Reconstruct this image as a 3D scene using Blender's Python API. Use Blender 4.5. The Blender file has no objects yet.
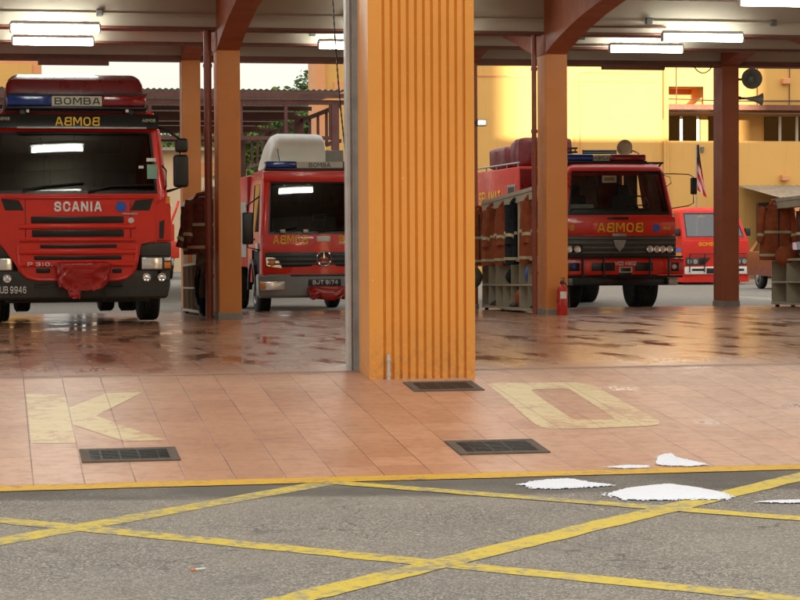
import bpy, bmesh, math, random
from mathutils import Vector, Matrix, noise
import mathutils
random.seed(7)
scene = bpy.context.scene
COL = scene.collection
PI = math.pi

# ------------------------------------------------------------------ camera
F = 2100.0
YAW, PIT, ROL, CH = .1902, .029, -.0055, 1.0796
def cam_axes():
    cy, sy = math.cos(YAW), math.sin(YAW)
    r = Vector((cy, -sy, 0)); u = Vector((0, 0, 1)); w = Vector((sy, cy, 0))
    cp, sp = math.cos(PIT), math.sin(PIT)
    w2 = w*cp - u*sp; u2 = u*cp + w*sp
    cr, sr = math.cos(ROL), math.sin(ROL)
    return r*cr + u2*sr, u2*cr - r*sr, w2
AR, AU, AW = cam_axes()
CP = Vector((0, 0, CH))
def ray(px, py): return AR*((px-400)/F) + AU*((300-py)/F) + AW
def at(px, py, Y):
    d = ray(px, py); return CP + d*(Y/d.y)
def atz(px, py, Z):
    d = ray(px, py); return CP + d*((Z-CH)/d.z)
cd = bpy.data.cameras.new('camera'); co = bpy.data.objects.new('camera', cd); COL.objects.link(co)
cd.sensor_width = 36; cd.lens = F/800*36; cd.clip_start = .1; cd.clip_end = 3000
co.matrix_world = Matrix(((AR.x, AU.x, -AW.x, CP.x), (AR.y, AU.y, -AW.y, CP.y), (AR.z, AU.z, -AW.z, CP.z), (0, 0, 0, 1)))
scene.camera = co

# ------------------------------------------------------------------ materials
def lin(c): return tuple((v/12.92 if v <= .04045 else ((v+.055)/1.055)**2.4) for v in c)
def newmat(name):
    m = bpy.data.materials.new(name); m.use_nodes = True
    nt = m.node_tree; nt.nodes.clear()
    out = nt.nodes.new('ShaderNodeOutputMaterial'); b = nt.nodes.new('ShaderNodeBsdfPrincipled')
    nt.links.new(b.outputs[0], out.inputs[0])
    return m, nt, b
def N(nt, t, **kw):
    n = nt.nodes.new(t)
    for k, v in kw.items(): setattr(n, k, v)
    return n
def mix(nt, fac, a, b, mode='MIX'):
    n = N(nt, 'ShaderNodeMix', data_type='RGBA', blend_type=mode)
    for sock, v in ((n.inputs[0], fac), (n.inputs[6], a), (n.inputs[7], b)):
        if hasattr(v, 'is_output'): nt.links.new(v, sock)
        elif isinstance(v, (int, float)): sock.default_value = v
        else: sock.default_value = (*v[:3], 1)
    return n.outputs[2]
def math_(nt, op, a, b=None, c=None):
    n = N(nt, 'ShaderNodeMath', operation=op)
    for i, v in enumerate((a, b, c)):
        if v is None: continue
        if hasattr(v, 'is_output'): nt.links.new(v, n.inputs[i])
        else: n.inputs[i].default_value = v
    return n.outputs[0]
def noise_(nt, scale, detail=4, rough=.6, vec=None, dim='3D'):
    n = N(nt, 'ShaderNodeTexNoise'); n.inputs['Scale'].default_value = scale; n.inputs['Detail'].default_value = detail
    n.inputs['Roughness'].default_value = rough
    if vec is None: vec = N(nt, 'ShaderNodeTexCoord').outputs['Object']
    nt.links.new(vec, n.inputs['Vector']); return n.outputs['Fac']
def ramp_(nt, fac, lo, hi, a=0., b=1.):
    n = N(nt, 'ShaderNodeMapRange'); n.inputs[1].default_value = lo; n.inputs[2].default_value = hi
    n.inputs[3].default_value = a; n.inputs[4].default_value = b
    nt.links.new(fac, n.inputs[0]); return n.outputs[0]
def scaled(nt, sx, sy, sz, src='Object'):
    tc = N(nt, 'ShaderNodeTexCoord').outputs[src]
    mp = N(nt, 'ShaderNodeMapping'); mp.inputs['Scale'].default_value = (sx, sy, sz); nt.links.new(tc, mp.inputs['Vector'])
    return mp.outputs[0]
def bump(nt, b, h, dist=.005, strength=.5):
    n = N(nt, 'ShaderNodeBump'); n.inputs['Strength'].default_value = strength; n.inputs['Distance'].default_value = dist
    nt.links.new(h, n.inputs['Height']); nt.links.new(n.outputs[0], b.inputs['Normal'])
def simple(name, col, rough=.5, metal=0., var=.12, scale=6., coat=0., bmp=0., spec=.5, dirt=None):
    """base colour with soft procedural mottling, roughness variation, optional dirt and bump"""
    m, nt, b = newmat(name)
    n1 = noise_(nt, scale, 5)
    a = tuple(max(0, c*(1-var)) for c in col); c2 = tuple(min(1, c*(1+var)) for c in col)
    f = ramp_(nt, n1, .3, .7)
    c = mix(nt, f, a, c2)
    if dirt:
        n2 = noise_(nt, dirt[1], 6, .7); c = mix(nt, ramp_(nt, n2, dirt[2], dirt[2]+.18, 0, dirt[3]), c, dirt[0])
    nt.links.new(c, b.inputs['Base Color'])
    r = ramp_(nt, noise_(nt, scale*2.3, 4), .3, .7, rough*.8, min(1, rough*1.25)); nt.links.new(r, b.inputs['Roughness'])
    b.inputs['Metallic'].default_value = metal; b.inputs['Coat Weight'].default_value = coat
    b.inputs['Coat Roughness'].default_value = .06; b.inputs['Specular IOR Level'].default_value = spec
    if bmp: bump(nt, b, noise_(nt, scale*8, 4), bmp)
    return m
def emit(name, col, s):
    m, nt, b = newmat(name); b.inputs['Base Color'].default_value = (*col, 1)
    b.inputs['Emission Color'].default_value = (*col, 1); b.inputs['Emission Strength'].default_value = s
    return m
def glass(name, tint=(.75, .8, .8), mixf=.5):
    m, nt, b = newmat(name)
    out = [n for n in nt.nodes if n.type == 'OUTPUT_MATERIAL'][0]
    t = N(nt, 'ShaderNodeBsdfTransparent'); t.inputs[0].default_value = (*tint, 1)
    g = N(nt, 'ShaderNodeBsdfGlossy'); g.inputs['Roughness'].default_value = .02
    lw = N(nt, 'ShaderNodeFresnel'); lw.inputs[0].default_value = 1.5
    f = math_(nt, 'MULTIPLY', lw.outputs[0], mixf*2); f = math_(nt, 'ADD', f, .03)
    mx = N(nt, 'ShaderNodeMixShader'); nt.links.new(f, mx.inputs[0]); nt.links.new(t.outputs[0], mx.inputs[1]); nt.links.new(g.outputs[0], mx.inputs[2])
    nt.links.new(mx.outputs[0], out.inputs[0]); nt.nodes.remove(b)
    return m
M = {}
M['red'] = simple('fire_red_paint', (.72, .018, .003), .36, 0, .06, 3, .4, dirt=((.2, .03, .02), 4, .62, .5))
M['red_orange'] = simple('faded_red_paint', (.56, .03, .010), .42, 0, .12, 3, .12, dirt=((.25, .06, .03), 4, .6, .5))
M['darkred'] = simple('deep_red_paint', (.16, .005, .006), .3, 0, .1, 3, .4)
M['maroon'] = simple('maroon_tarp', (.16, .022, .022), .5, 0, .25, 7, 0, .01)
M['cloth_red'] = simple('red_vinyl_cloth', (.42, .01, .008), .22, 0, .2, 9, .5, .004)
M['black'] = simple('black_plastic', (.012, .012, .012), .35, 0, .2, 8)
M['rubber'] = simple('tyre_rubber', (.018, .017, .016), .8, 0, .3, 14, 0, .004, dirt=((.06, .05, .04), 6, .55, .5))
M['dgrey'] = simple('dark_grey_plastic', (.045, .045, .042), .42, 0, .15, 6, dirt=((.09, .08, .07), 8, .6, .4))
M['mgrey'] = simple('mid_grey_plastic', (.14, .14, .13), .45, 0, .15, 6)
M['chrome'] = simple('chrome', (.75, .75, .74), .15, 1, .05)
M['steel'] = simple('dull_steel', (.38, .37, .35), .45, .8, .15, 10)
M['lamp'] = simple('headlamp_reflector', (.85, .85, .82), .12, .6, .15, 60)
M['amber'] = simple('amber_lens', (.75, .22, .02), .15, 0, .15, 40, .3)
M['bluelens'] = simple('blue_lens', (.006, .035, .20), .15, 0, .3, 30, .3)
M['redlens'] = simple('red_lens', (.22, .006, .008), .15, 0, .3, 30, .3)
M['yellow_txt'] = simple('yellow_lettering', (.90, .52, .01), .4, 0, .08)
M['white_txt'] = simple('white_lettering', (.88, .88, .86), .4, 0, .05)
M['black_txt'] = simple('black_lettering', (.01, .01, .01), .4)
M['white'] = simple('white_panel', (.72, .7, .64), .4, 0, .06)
M['ivory'] = simple('ivory_panel', (.55, .5, .36), .4, 0, .08)
M['blue'] = simple('blue_badge', (.03, .12, .5), .35)
M['green'] = simple('pale_green_sticker', (.22, .4, .3), .5)
M['glass'] = glass('windscreen_glass', (.09, .105, .10), .6)
M['glass_clear'] = glass('clear_glass', (.72, .76, .74), .6)
M['seat'] = simple('dark_seat_fabric', (.02, .02, .022), .8, 0, .2, 12)
M['cream_seat'] = simple('pale_papers', (.4, .4, .34), .7)
M['orange'] = simple('orange_wall_paint', (.68, .25, .06), .55, 0, .06, 1.5, 0, .002, dirt=((.38, .15, .05), 2.5, .62, .35))
M['pillar'] = simple('bright_orange_paint', (.74, .345, .09), .5, 0, .05, 1.2, 0, .001, dirt=((.6, .27, .08), 2.2, .6, .3))
def pillarmat():
    m, nt, b = newmat('bright_orange_paint')
    g = N(nt, 'ShaderNodeNewGeometry').outputs['Position']; s = N(nt, 'ShaderNodeSeparateXYZ'); nt.links.new(g, s.inputs[0])
    c = mix(nt, ramp_(nt, noise_(nt, 1.1, 5, .6, g), .3, .7), (.72, .29, .045), (.80, .33, .055))
    c = mix(nt, ramp_(nt, noise_(nt, 3.5, 7, .7, scaled(nt, 3, 3, .6)), .6, .72, 0, .25), c, (.50, .20, .05))
    spl = math_(nt, 'MULTIPLY', ramp_(nt, s.outputs[2], .0, .45, 1, 0), ramp_(nt, noise_(nt, 16, 6, .75, g), .42, .62))
    c = mix(nt, math_(nt, 'MULTIPLY', spl, .45), c, (.30, .17, .09))
    chips = ramp_(nt, noise_(nt, 26, 3, .6, g), .71, .73)
    c = mix(nt, math_(nt, 'MULTIPLY', chips, .6), c, (.75, .6, .4))
    nt.links.new(c, b.inputs['Base Color']); b.inputs['Roughness'].default_value = .42
    bump(nt, b, noise_(nt, 30, 4, .6, g), .0015, .5)
    return m
M['pillar'] = pillarmat()
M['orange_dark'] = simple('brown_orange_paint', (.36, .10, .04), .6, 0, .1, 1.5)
M['cream'] = simple('cream_ceiling_paint', (.50, .44, .35), .7, 0, .05, 1.2, 0, .002, dirt=((.45, .36, .26), 1.5, .6, .35))
M['brown_trim'] = simple('brown_trim_paint', (.17, .06, .035), .6)
M['pipe'] = simple('brown_pipe_paint', (.25, .06, .03), .4)
M['concrete'] = simple('rough_concrete', (.33, .31, .27), .85, 0, .2, 6, 0, .006)
M['galv'] = simple('galvanised_steel', (.55, .56, .54), .42, .35, .18, 5, dirt=((.25, .2, .15), 5, .58, .5))
def rendered_wall(name, c0, streak):
    m, nt, b = newmat(name)
    g = N(nt, 'ShaderNodeNewGeometry').outputs['Position']
    mp = N(nt, 'ShaderNodeMapping'); mp.inputs['Scale'].default_value = (3, 3, .22); nt.links.new(g, mp.inputs['Vector'])
    c = mix(nt, ramp_(nt, noise_(nt, .35, 4, .6, g), .35, .65), tuple(v*.93 for v in c0), c0)
    c = mix(nt, ramp_(nt, noise_(nt, 1., 7, .7, mp.outputs[0]), .54, .72, 0, .45), c, streak)
    c = mix(nt, ramp_(nt, noise_(nt, 2.2, 6, .7, g), .6, .7, 0, .25), c, streak)
    nt.links.new(c, b.inputs['Base Color']); b.inputs['Roughness'].default_value = .75
    bump(nt, b, noise_(nt, 12, 5, .6, g), .006, .5)
    return m
M['wall_yellow'] = rendered_wall('yellow_wall_paint', (.70, .41, .12), (.52, .29, .11))
M['wall_cream'] = simple('cream_wall_paint', (.72, .58, .40), .75, 0, .05, .6)
M['wall_peach'] = simple('peach_wall_paint', (.70, .33, .15), .75, 0, .06, .6)
M['wall_grey'] = simple('grey_shop_wall', (.42, .39, .34), .8, 0, .1, .6)
M['darkroom'] = simple('dark_unlit_interior', (.03, .018, .014), .5)
M['shed_steel'] = simple('purple_brown_steel', (.13, .055, .05), .55, .1, .2, 3)
M['shed_sheet'] = simple('aged_roof_sheet', (.62, .54, .45), .6, .1, .22, 1.5, dirt=((.28, .18, .13), 1.2, .58, .5))
M['awning'] = simple('weathered_grey_sheet', (.34, .31, .26), .6, .2, .2, 2.)
M['turnout'] = simple('turnout_orange_brown', (.34, .075, .022), .8, 0, .25, 9, 0, .006)
M['turnout_dark'] = simple('turnout_dark_brown', (.16, .04, .02), .8, 0, .25, 9, 0, .006)
M['navy'] = simple('navy_cloth', (.012, .013, .022), .8, 0, .25, 9, 0, .006)
M['band'] = simple('reflective_band', (.55, .5, .3), .4, .1, .1)
M['rack'] = simple('cream_painted_board', (.50, .45, .33), .55, 0, .1, 3, dirt=((.3, .24, .15), 5, .6, .4))
M['foam'] = simple('white_foam_glint', (.78, .81, .86), .5, 0, .03, 30, 0, .006)
M['trousers'] = simple('grey_khaki_cloth', (.22, .2, .15), .85, 0, .2, 9)
M['horn'] = simple('grey_horn_enamel', (.24, .24, .22), .45, .1, .15, 6)
M['beige'] = simple('beige_horn_enamel', (.45, .33, .2), .4, 0, .1, 6)
M['bark'] = simple('tree_bark', (.12, .09, .06), .9, 0, .3, 5, 0, .01)
M['extinguisher'] = simple('extinguisher_red', (.55, .015, .012), .25, 0, .05, 5, .4)
M['tube'] = emit('fluorescent_tube', (.95, 1., .93), 18.)
M['paintline'] = None

def leafmat(name, c):
    m, nt, b = newmat(name)
    oi = N(nt, 'ShaderNodeNewGeometry')
    f = oi.outputs['Random Per Island']
    nt.links.new(mix(nt, f, tuple(v*.6 for v in c), tuple(v*1.5 for v in c)), b.inputs['Base Color'])
    b.inputs['Roughness'].default_value = .6
    b.inputs['Transmission Weight'].default_value = 0
    return m
M['leaf'] = leafmat('green_leaves', (.06, .13, .025))
M['leaf2'] = leafmat('yellow_green_leaves', (.12, .19, .035))

def tile_mat(name, wet):
    m, nt, b = newmat(name)
    g = N(nt, 'ShaderNodeNewGeometry').outputs['Position']
    s = N(nt, 'ShaderNodeSeparateXYZ'); nt.links.new(g, s.inputs[0])
    u = math_(nt, 'DIVIDE', math_(nt, 'SUBTRACT', s.outputs[0], .205), .3)
    v = math_(nt, 'DIVIDE', math_(nt, 'SUBTRACT', s.outputs[1], .19), .3)
    def joint(w, width):
        fr = math_(nt, 'FRACT', w)
        d = math_(nt, 'MINIMUM', fr, math_(nt, 'SUBTRACT', 1., fr))
        return ramp_(nt, d, width*.6, width*1.5, 1, 0)
    ju, jv = joint(u, .011), joint(v, .014)
    cmb = N(nt, 'ShaderNodeCombineXYZ'); nt.links.new(math_(nt, 'FLOOR', u), cmb.inputs[0]); nt.links.new(math_(nt, 'FLOOR', v), cmb.inputs[1])
    wn = N(nt, 'ShaderNodeTexWhiteNoise', noise_dimensions='2D'); nt.links.new(cmb.outputs[0], wn.inputs['Vector'])
    base = mix(nt, wn.outputs[0], (.42, .205, .115), (.52, .27, .16))
    big = noise_(nt, .5, 5, .6, g)
    base = mix(nt, ramp_(nt, big, .4, .68, 0, .6), base, (.50, .31, .20))
    fine = noise_(nt, 9, 6, .7, g)
    base = mix(nt, ramp_(nt, fine, .48, .72, 0, .5), base, (.28, .14, .085))
    jf = noise_(nt, 1.3, 3, .6, g)
    jamt = ramp_(nt, jf, .35, .65, .35, 1.)
    base = mix(nt, math_(nt, 'MULTIPLY', ju, jamt), base, (.10, .06, .04))
    base = mix(nt, math_(nt, 'MULTIPLY', jv, math_(nt, 'MULTIPLY', jamt, .55)), base, (.16, .09, .06))
    if wet:
        sc = N(nt, 'ShaderNodeMapping'); sc.inputs['Scale'].default_value = (2.6, .75, 1); nt.links.new(g, sc.inputs['Vector'])
        w = noise_(nt, 1.0, 7, .62, sc.outputs[0])
        wm = math_(nt, 'MULTIPLY', ramp_(nt, w, .52, .60), ramp_(nt, noise_(nt, .3, 2, .5, g), .3, .48))
        # oil and tyre dirt
        sp = noise_(nt, 3.2, 7, .75, g)
        base = mix(nt, ramp_(nt, sp, .58, .70, 0, .45), base, (.13, .065, .04)); tr_ = noise_(nt, 1., 6, .7, scaled(nt, 5, .9, 1)); base = mix(nt, ramp_(nt, tr_, .59, .66, 0, .6), base, (.09, .045, .03)); base = mix(nt, math_(nt, 'MULTIPLY', math_(nt, 'MAXIMUM', ju, jv), .7), base, (.05, .03, .02))
        near = ramp_(nt, math_(nt, 'ADD', s.outputs[1], math_(nt, 'MULTIPLY', noise_(nt, 1.5, 4, .6, g), 1.2)), 17.2, 19.2); wm = math_(nt, 'MULTIPLY', wm, near)
        base = mix(nt, math_(nt, 'MULTIPLY', wm, .4), base, (.20, .09, .05))
        r = math_(nt, 'SUBTRACT', math_(nt, 'SUBTRACT', .36, math_(nt, 'MULTIPLY', near, .13)), math_(nt, 'MULTIPLY', wm, .15))
        nt.links.new(r, b.inputs['Roughness'])
        h = math_(nt, 'ADD', math_(nt, 'MULTIPLY', math_(nt, 'SUBTRACT', 1., wm), noise_(nt, 5, 3, .5, g)), 0.)
        bump(nt, b, h, .0015, .3)
        b.inputs['Specular IOR Level'].default_value = .5
    else:
        # damp streaks at the right side of the apron
        px = ramp_(nt, s.outputs[0], 3.3, 4.4)
        w = noise_(nt, 1.5, 6, .6, g)
        wm = math_(nt, 'MULTIPLY', ramp_(nt, w, .56, .62), px)
        base = mix(nt, math_(nt, 'MULTIPLY', wm, .4), base, (.28, .13, .08))
        r = math_(nt, 'SUBTRACT', ramp_(nt, fine, .3, .7, .34, .46), math_(nt, 'MULTIPLY', wm, .12))
        nt.links.new(r, b.inputs['Roughness'])
        bump(nt, b, math_(nt, 'SUBTRACT', fine, math_(nt, 'MAXIMUM', ju, jv)), .002, .4)
    nt.links.new(base, b.inputs['Base Color'])
    return m
M['tile'] = tile_mat('peach_apron_tiles', False)
M['tile_wet'] = tile_mat('wet_garage_tiles', True)

def asphalt(name, road=True):
    m, nt, b = newmat(name)
    g = N(nt, 'ShaderNodeNewGeometry').outputs['Position']
    v = N(nt, 'ShaderNodeTexVoronoi'); v.inputs['Scale'].default_value = 125; nt.links.new(g, v.inputs['Vector'])
    sepc = N(nt, 'ShaderNodeSeparateColor'); nt.links.new(v.outputs['Color'], sepc.inputs[0])
    cr = N(nt, 'ShaderNodeValToRGB'); nt.links.new(sepc.outputs[0], cr.inputs[0])
    e = cr.color_ramp.elements
    e[0].position = 0; e[0].color = (.055, .05, .045, 1); e[1].position = 1; e[1].color = (.62, .57, .48, 1)
    x = e.new(.35); x.color = (.18, .165, .14, 1); x = e.new(.75); x.color = (.29, .265, .22, 1)
    c = cr.outputs[0]
    c = mix(nt, ramp_(nt, noise_(nt, 1.2, 6, .65, g), .35, .7, 0, .4), c, (.19, .175, .15))
    c = mix(nt, ramp_(nt, noise_(nt, 30, 4, .6, g), .5, .7, 0, .35), c, (.12, .108, .095))
    if road:
        c = mix(nt, ramp_(nt, noise_(nt, .45, 5, .6, g), .35, .65, 0, .55), c, (.34, .305, .25))
        c = mix(nt, ramp_(nt, noise_(nt, 2.6, 6, .75, g), .56, .68, 0, .5), c, (.13, .118, .10))
        ck = N(nt, 'ShaderNodeTexVoronoi', feature='DISTANCE_TO_EDGE'); ck.inputs['Scale'].default_value = .35
        dv = N(nt, 'ShaderNodeVectorMath', operation='ADD'); nn_ = N(nt, 'ShaderNodeTexNoise'); nn_.inputs['Scale'].default_value = 3; nt.links.new(g, nn_.inputs['Vector']); nt.links.new(g, dv.inputs[0]); nt.links.new(nn_.outputs['Color'], dv.inputs[1]); nt.links.new(dv.outputs[0], ck.inputs['Vector'])
        c = mix(nt, ramp_(nt, ck.outputs['Distance'], .001, .004, .55, 0), c, (.05, .045, .04))
        s = N(nt, 'ShaderNodeSeparateXYZ'); nt.links.new(g, s.inputs[0])
        yy = math_(nt, 'ADD', s.outputs[1], math_(nt, 'MULTIPLY', noise_(nt, .9, 4, .6, g), .5))
        rightness = ramp_(nt, s.outputs[0], -.4, 5.5, 0, .75)
        k = ramp_(nt, math_(nt, 'ADD', yy, rightness), 12.02, 12.16)
        k2 = math_(nt, 'MULTIPLY', k, ramp_(nt, noise_(nt, 1.4, 3, .5, g), .3, .55, .45, .85))
        c = mix(nt, k2, c, (.10, .09, .075))
    nt.links.new(c, b.inputs['Base Color'])
    b.inputs['Roughness'].default_value = .88
    bump(nt, b, v.outputs['Distance'], .006, 1.)
    return m
M['asphalt'] = asphalt('worn_road_asphalt'); M['yard'] = asphalt('yard_asphalt', False)

def linepaint(name, col, under, worn=.5, sc=14):
    m, nt, b = newmat(name)
    g = N(nt, 'ShaderNodeNewGeometry').outputs['Position']
    w = noise_(nt, sc, 8, .8, g); w2 = noise_(nt, 2., 3, .5, g)
    f = ramp_(nt, math_(nt, 'ADD', w, math_(nt, 'MULTIPLY', w2, .35)), worn+.22, worn+.32)
    c = mix(nt, ramp_(nt, noise_(nt, 40, 4, .7, g), .35, .7), tuple(v*.85 for v in col), col)
    c = mix(nt, f, c, under)
    nt.links.new(c, b.inputs['Base Color']); b.inputs['Roughness'].default_value = .6
    bump(nt, b, noise_(nt, 90, 3, .6, g), .003, .6)
    return m
M['paintline'] = linepaint('worn_yellow_road_paint', (.66, .50, .06), (.26, .24, .17), .44)
M['kerbline'] = linepaint('yellow_kerb_paint', (.68, .40, .03), (.3, .17, .09), .48)
def letterpaint():
    m, nt, b = newmat('worn_cream_tile_paint')
    g = N(nt, 'ShaderNodeNewGeometry').outputs['Position']; s = N(nt, 'ShaderNodeSeparateXYZ'); nt.links.new(g, s.inputs[0])
    c = mix(nt, ramp_(nt, noise_(nt, 6, 5, .6, g), .3, .7), (.60, .47, .24), (.66, .53, .29))
    w = math_(nt, 'ADD', noise_(nt, 9, 8, .8, g), math_(nt, 'MULTIPLY', noise_(nt, 1.6, 3, .5, g), .5))
    c = mix(nt, ramp_(nt, w, .76, .86, 0, .8), c, (.46, .25, .155))
    for k, (off, wd_) in enumerate(((.205, .013), (.19, .016))):
        fr = math_(nt, 'FRACT', math_(nt, 'DIVIDE', math_(nt, 'SUBTRACT', s.outputs[k], off), .3))
        d = math_(nt, 'MINIMUM', fr, math_(nt, 'SUBTRACT', 1., fr))
        c = mix(nt, ramp_(nt, d, wd_*.6, wd_*1.6, .6 if k == 0 else .35, 0), c, (.22, .14, .08))
    nt.links.new(c, b.inputs['Base Color']); b.inputs['Roughness'].default_value = .45
    return m
M['letterpaint'] = letterpaint()

# ------------------------------------------------------------------ mesh builders
class MB:
    def __init__(s): s.bm = bmesh.new()
    def box(s, x0, x1, y0, y1, z0, z1, bev=0., seg=2):
        r = bmesh.ops.create_cube(s.bm, size=1)
        vs = r['verts']
        for v in vs:
            v.co = Vector((x0 if v.co.x < 0 else x1, y0 if v.co.y < 0 else y1, z0 if v.co.z < 0 else z1))
        if bev:
            es = list({e for v in vs for e in v.link_edges})
            bmesh.ops.bevel(s.bm, geom=es, offset=bev, segments=seg, affect='EDGES', profile=.5)
        return s
    def prism(s, pts, axis, a, b, sh=None):
        """pts: 2D polygon; axis 'x': pts are (y,z) extruded a..b in x; 'y': (x,z); 'z': (x,y)"""
        def mk(p, t):
            if axis == 'x': v = Vector((t, p[0], p[1]))
            elif axis == 'y': v = Vector((p[0], t, p[1]))
            else: v = Vector((p[0], p[1], t))
            if sh: v = sh(v)
            return s.bm.verts.new(v)
        A = [mk(p, a) for p in pts]; B = [mk(p, b) for p in pts]
        n = len(pts)
        s.bm.faces.new(A); s.bm.faces.new(B[::-1])
        for i in range(n): s.bm.faces.new((A[i], B[i], B[(i+1) % n], A[(i+1) % n]))
        return s
    def tube(s, path, r, n=10, cap=True):
        path = [Vector(p) for p in path]
        rs = r if isinstance(r, (list, tuple)) else [r]*len(path)
        rings = []
        up = Vector((0, 0, 1))
        for i, p in enumerate(path):
            t = (path[min(i+1, len(path)-1)] - path[max(i-1, 0)]).normalized()
            a = t.cross(up)
            if a.length < .05: a = t.cross(Vector((0, 1, 0)))
            a.normalize(); b = t.cross(a).normalized()
            rings.append([s.bm.verts.new(p + (a*math.cos(2*PI*k/n) + b*math.sin(2*PI*k/n))*rs[i]) for k in range(n)])
        for A, B in zip(rings, rings[1:]):
            for k in range(n): s.bm.faces.new((A[k], A[(k+1) % n], B[(k+1) % n], B[k]))
        if cap: s.bm.faces.new(rings[0]); s.bm.faces.new(rings[-1][::-1])
        return s
    def lathe(s, prof, o, axis, n=24):
        """prof: list (along, radius)"""
        o = Vector(o); ax = Vector(axis).normalized()
        a = ax.cross(Vector((0, 0, 1)))
        if a.length < .05: a = Vector((1, 0, 0))
        a.normalize(); b = ax.cross(a)
        rings = [[s.bm.verts.new(o + ax*h + (a*math.cos(2*PI*k/n) + b*math.sin(2*PI*k/n))*max(r, .0005)) for k in range(n)] for h, r in prof]
        for A, B in zip(rings, rings[1:]):
            for k in range(n): s.bm.faces.new((A[k], A[(k+1) % n], B[(k+1) % n], B[k]))
        s.bm.faces.new(rings[0][::-1]); s.bm.faces.new(rings[-1])
        return s
    def loft(s, rings, cap=True):
        R = [[s.bm.verts.new(Vector(p)) for p in r] for r in rings]
        n = len(R[0])
        for A, B in zip(R, R[1:]):
            for k in range(n): s.bm.faces.new((A[k], A[(k+1) % n], B[(k+1) % n], B[k]))
        if cap: s.bm.faces.new(R[0][::-1]); s.bm.faces.new(R[-1])
        return s
    def poly(s, pts):
        s.bm.faces.new([s.bm.verts.new(Vector(p)) for p in pts]); return s
    def build(s, name, mat, parent=None, smooth=False, label=None, loc=None):
        me = bpy.data.meshes.new(name)
        bmesh.ops.recalc_face_normals(s.bm, faces=s.bm.faces)
        s.bm.to_mesh(me); s.bm.free()
        if isinstance(mat, str): mat = M[mat]
        me.materials.append(mat)
        if smooth:
            for p in me.polygons: p.use_smooth = True
            if hasattr(me, 'set_sharp_from_angle'): me.set_sharp_from_angle(angle=math.radians(38))
        o = bpy.data.objects.new(name, me); COL.objects.link(o)
        if parent: o.parent = parent
        if loc: o.location = loc
        if label: o['label'] = label
        return o
def tag(o, label=None, cat=None, group=None, kind=None):
    if label: o['label'] = label
    if cat: o['category'] = cat
    if group: o['group'] = group
    if kind: o['kind'] = kind
    return o
def empty(name, loc, label, cat, group=None, rz=0):
    o = bpy.data.objects.new(name, None); COL.objects.link(o); o.location = loc; o.rotation_euler.z = rz
    o.empty_display_size = .2
    return tag(o, label, cat, group)
def recentre(o, p):
    """mesh built in world coordinates: move its origin to p"""
    p = Vector(p); o.data.transform(Matrix.Translation(-p)); o.location = p; return o
GL = {  # letter strokes on a unit box; a stroke ending where it began is closed
 'A': [[(0, 0), (.40, 1), (.60, 1), (1, 0)], [(.16, .28), (.84, .28)]],
 'B': [[(0, 0), (0, 1), (.68, 1), (.9, .9), (.9, .62), (.68, .52), (0, .52)], [(.6, .52), (.8, .5), (1, .38), (1, .14), (.76, 0), (0, 0)]],
 'C': [[(1, .72), (.93, .9), (.7, 1), (.3, 1), (.07, .88), (0, .65), (0, .35), (.07, .12), (.3, 0), (.7, 0), (.93, .1), (1, .28)]],
 'D': [[(0, 0), (0, 1), (.6, 1), (.9, .85), (1, .6), (1, .4), (.9, .15), (.6, 0), (0, 0)]],
 'E': [[(1, 1), (0, 1), (0, 0), (1, 0)], [(0, .52), (.85, .52)]],
 'I': [[(.5, 0), (.5, 1)]],
 'J': [[(.9, 1), (.9, .25), (.75, .05), (.5, 0), (.2, .06), (.08, .3)]],
 'L': [[(0, 1), (0, 0), (1, 0)]],
 'M': [[(0, 0), (0, 1), (.12, 1), (.5, .3), (.88, 1), (1, 1), (1, 0)]],
 'N': [[(0, 0), (0, 1), (.1, 1), (.9, 0), (1, 0), (1, 1)]],
 'O': [[(.3, 0), (.07, .14), (0, .4), (0, .6), (.07, .86), (.3, 1), (.7, 1), (.93, .86), (1, .6), (1, .4), (.93, .14), (.7, 0), (.3, 0)]],
 'P': [[(0, 0), (0, 1), (.7, 1), (.95, .88), (1, .75), (.95, .58), (.7, .46), (0, .46)]],
 'S': [[(.97, .78), (.85, .95), (.6, 1), (.35, 1), (.08, .9), (.04, .72), (.15, .58), (.5, .51), (.85, .44), (.97, .28), (.92, .1), (.65, 0), (.35, 0), (.12, .05), (.02, .24)]],
 'T': [[(0, 1), (1, 1)], [(.5, 1), (.5, 0)]],
 'U': [[(0, 1), (0, .3), (.1, .08), (.35, 0), (.65, 0), (.9, .08), (1, .3), (1, 1)]],
 'W': [[(0, 1), (.25, 0), (.5, .8), (.75, 0), (1, 1)]],
 '0': [[(.35, 0), (.1, .14), (.04, .4), (.04, .6), (.1, .86), (.35, 1), (.65, 1), (.9, .86), (.96, .6), (.96, .4), (.9, .14), (.65, 0), (.35, 0)]],
 '1': [[(.2, .8), (.55, 1), (.55, 0)]],
 '3': [[(.08, .85), (.3, 1), (.7, 1), (.92, .85), (.9, .62), (.65, .53), (.4, .53)], [(.6, .53), (.85, .45), (.97, .28), (.9, .08), (.65, 0), (.3, 0), (.05, .14)]],
 '4': [[(.75, 0), (.75, 1), (.6, 1), (0, .3), (1, .3)]],
 '6': [[(.9, .86), (.65, 1), (.35, 1), (.1, .86), (.03, .5), (.06, .15), (.3, 0), (.7, 0), (.95, .15), (.95, .42), (.7, .58), (.3, .57), (.06, .4)]],
 '7': [[(.02, 1), (1, 1), (.4, 0)]],
 '9': [[(.1, .14), (.35, 0), (.65, 0), (.9, .14), (.97, .5), (.94, .85), (.7, 1), (.3, 1), (.05, .85), (.05, .58), (.3, .42), (.7, .43), (.94, .6)]],
 '.': [[(.4, 0), (.4, .04)]]}
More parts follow.
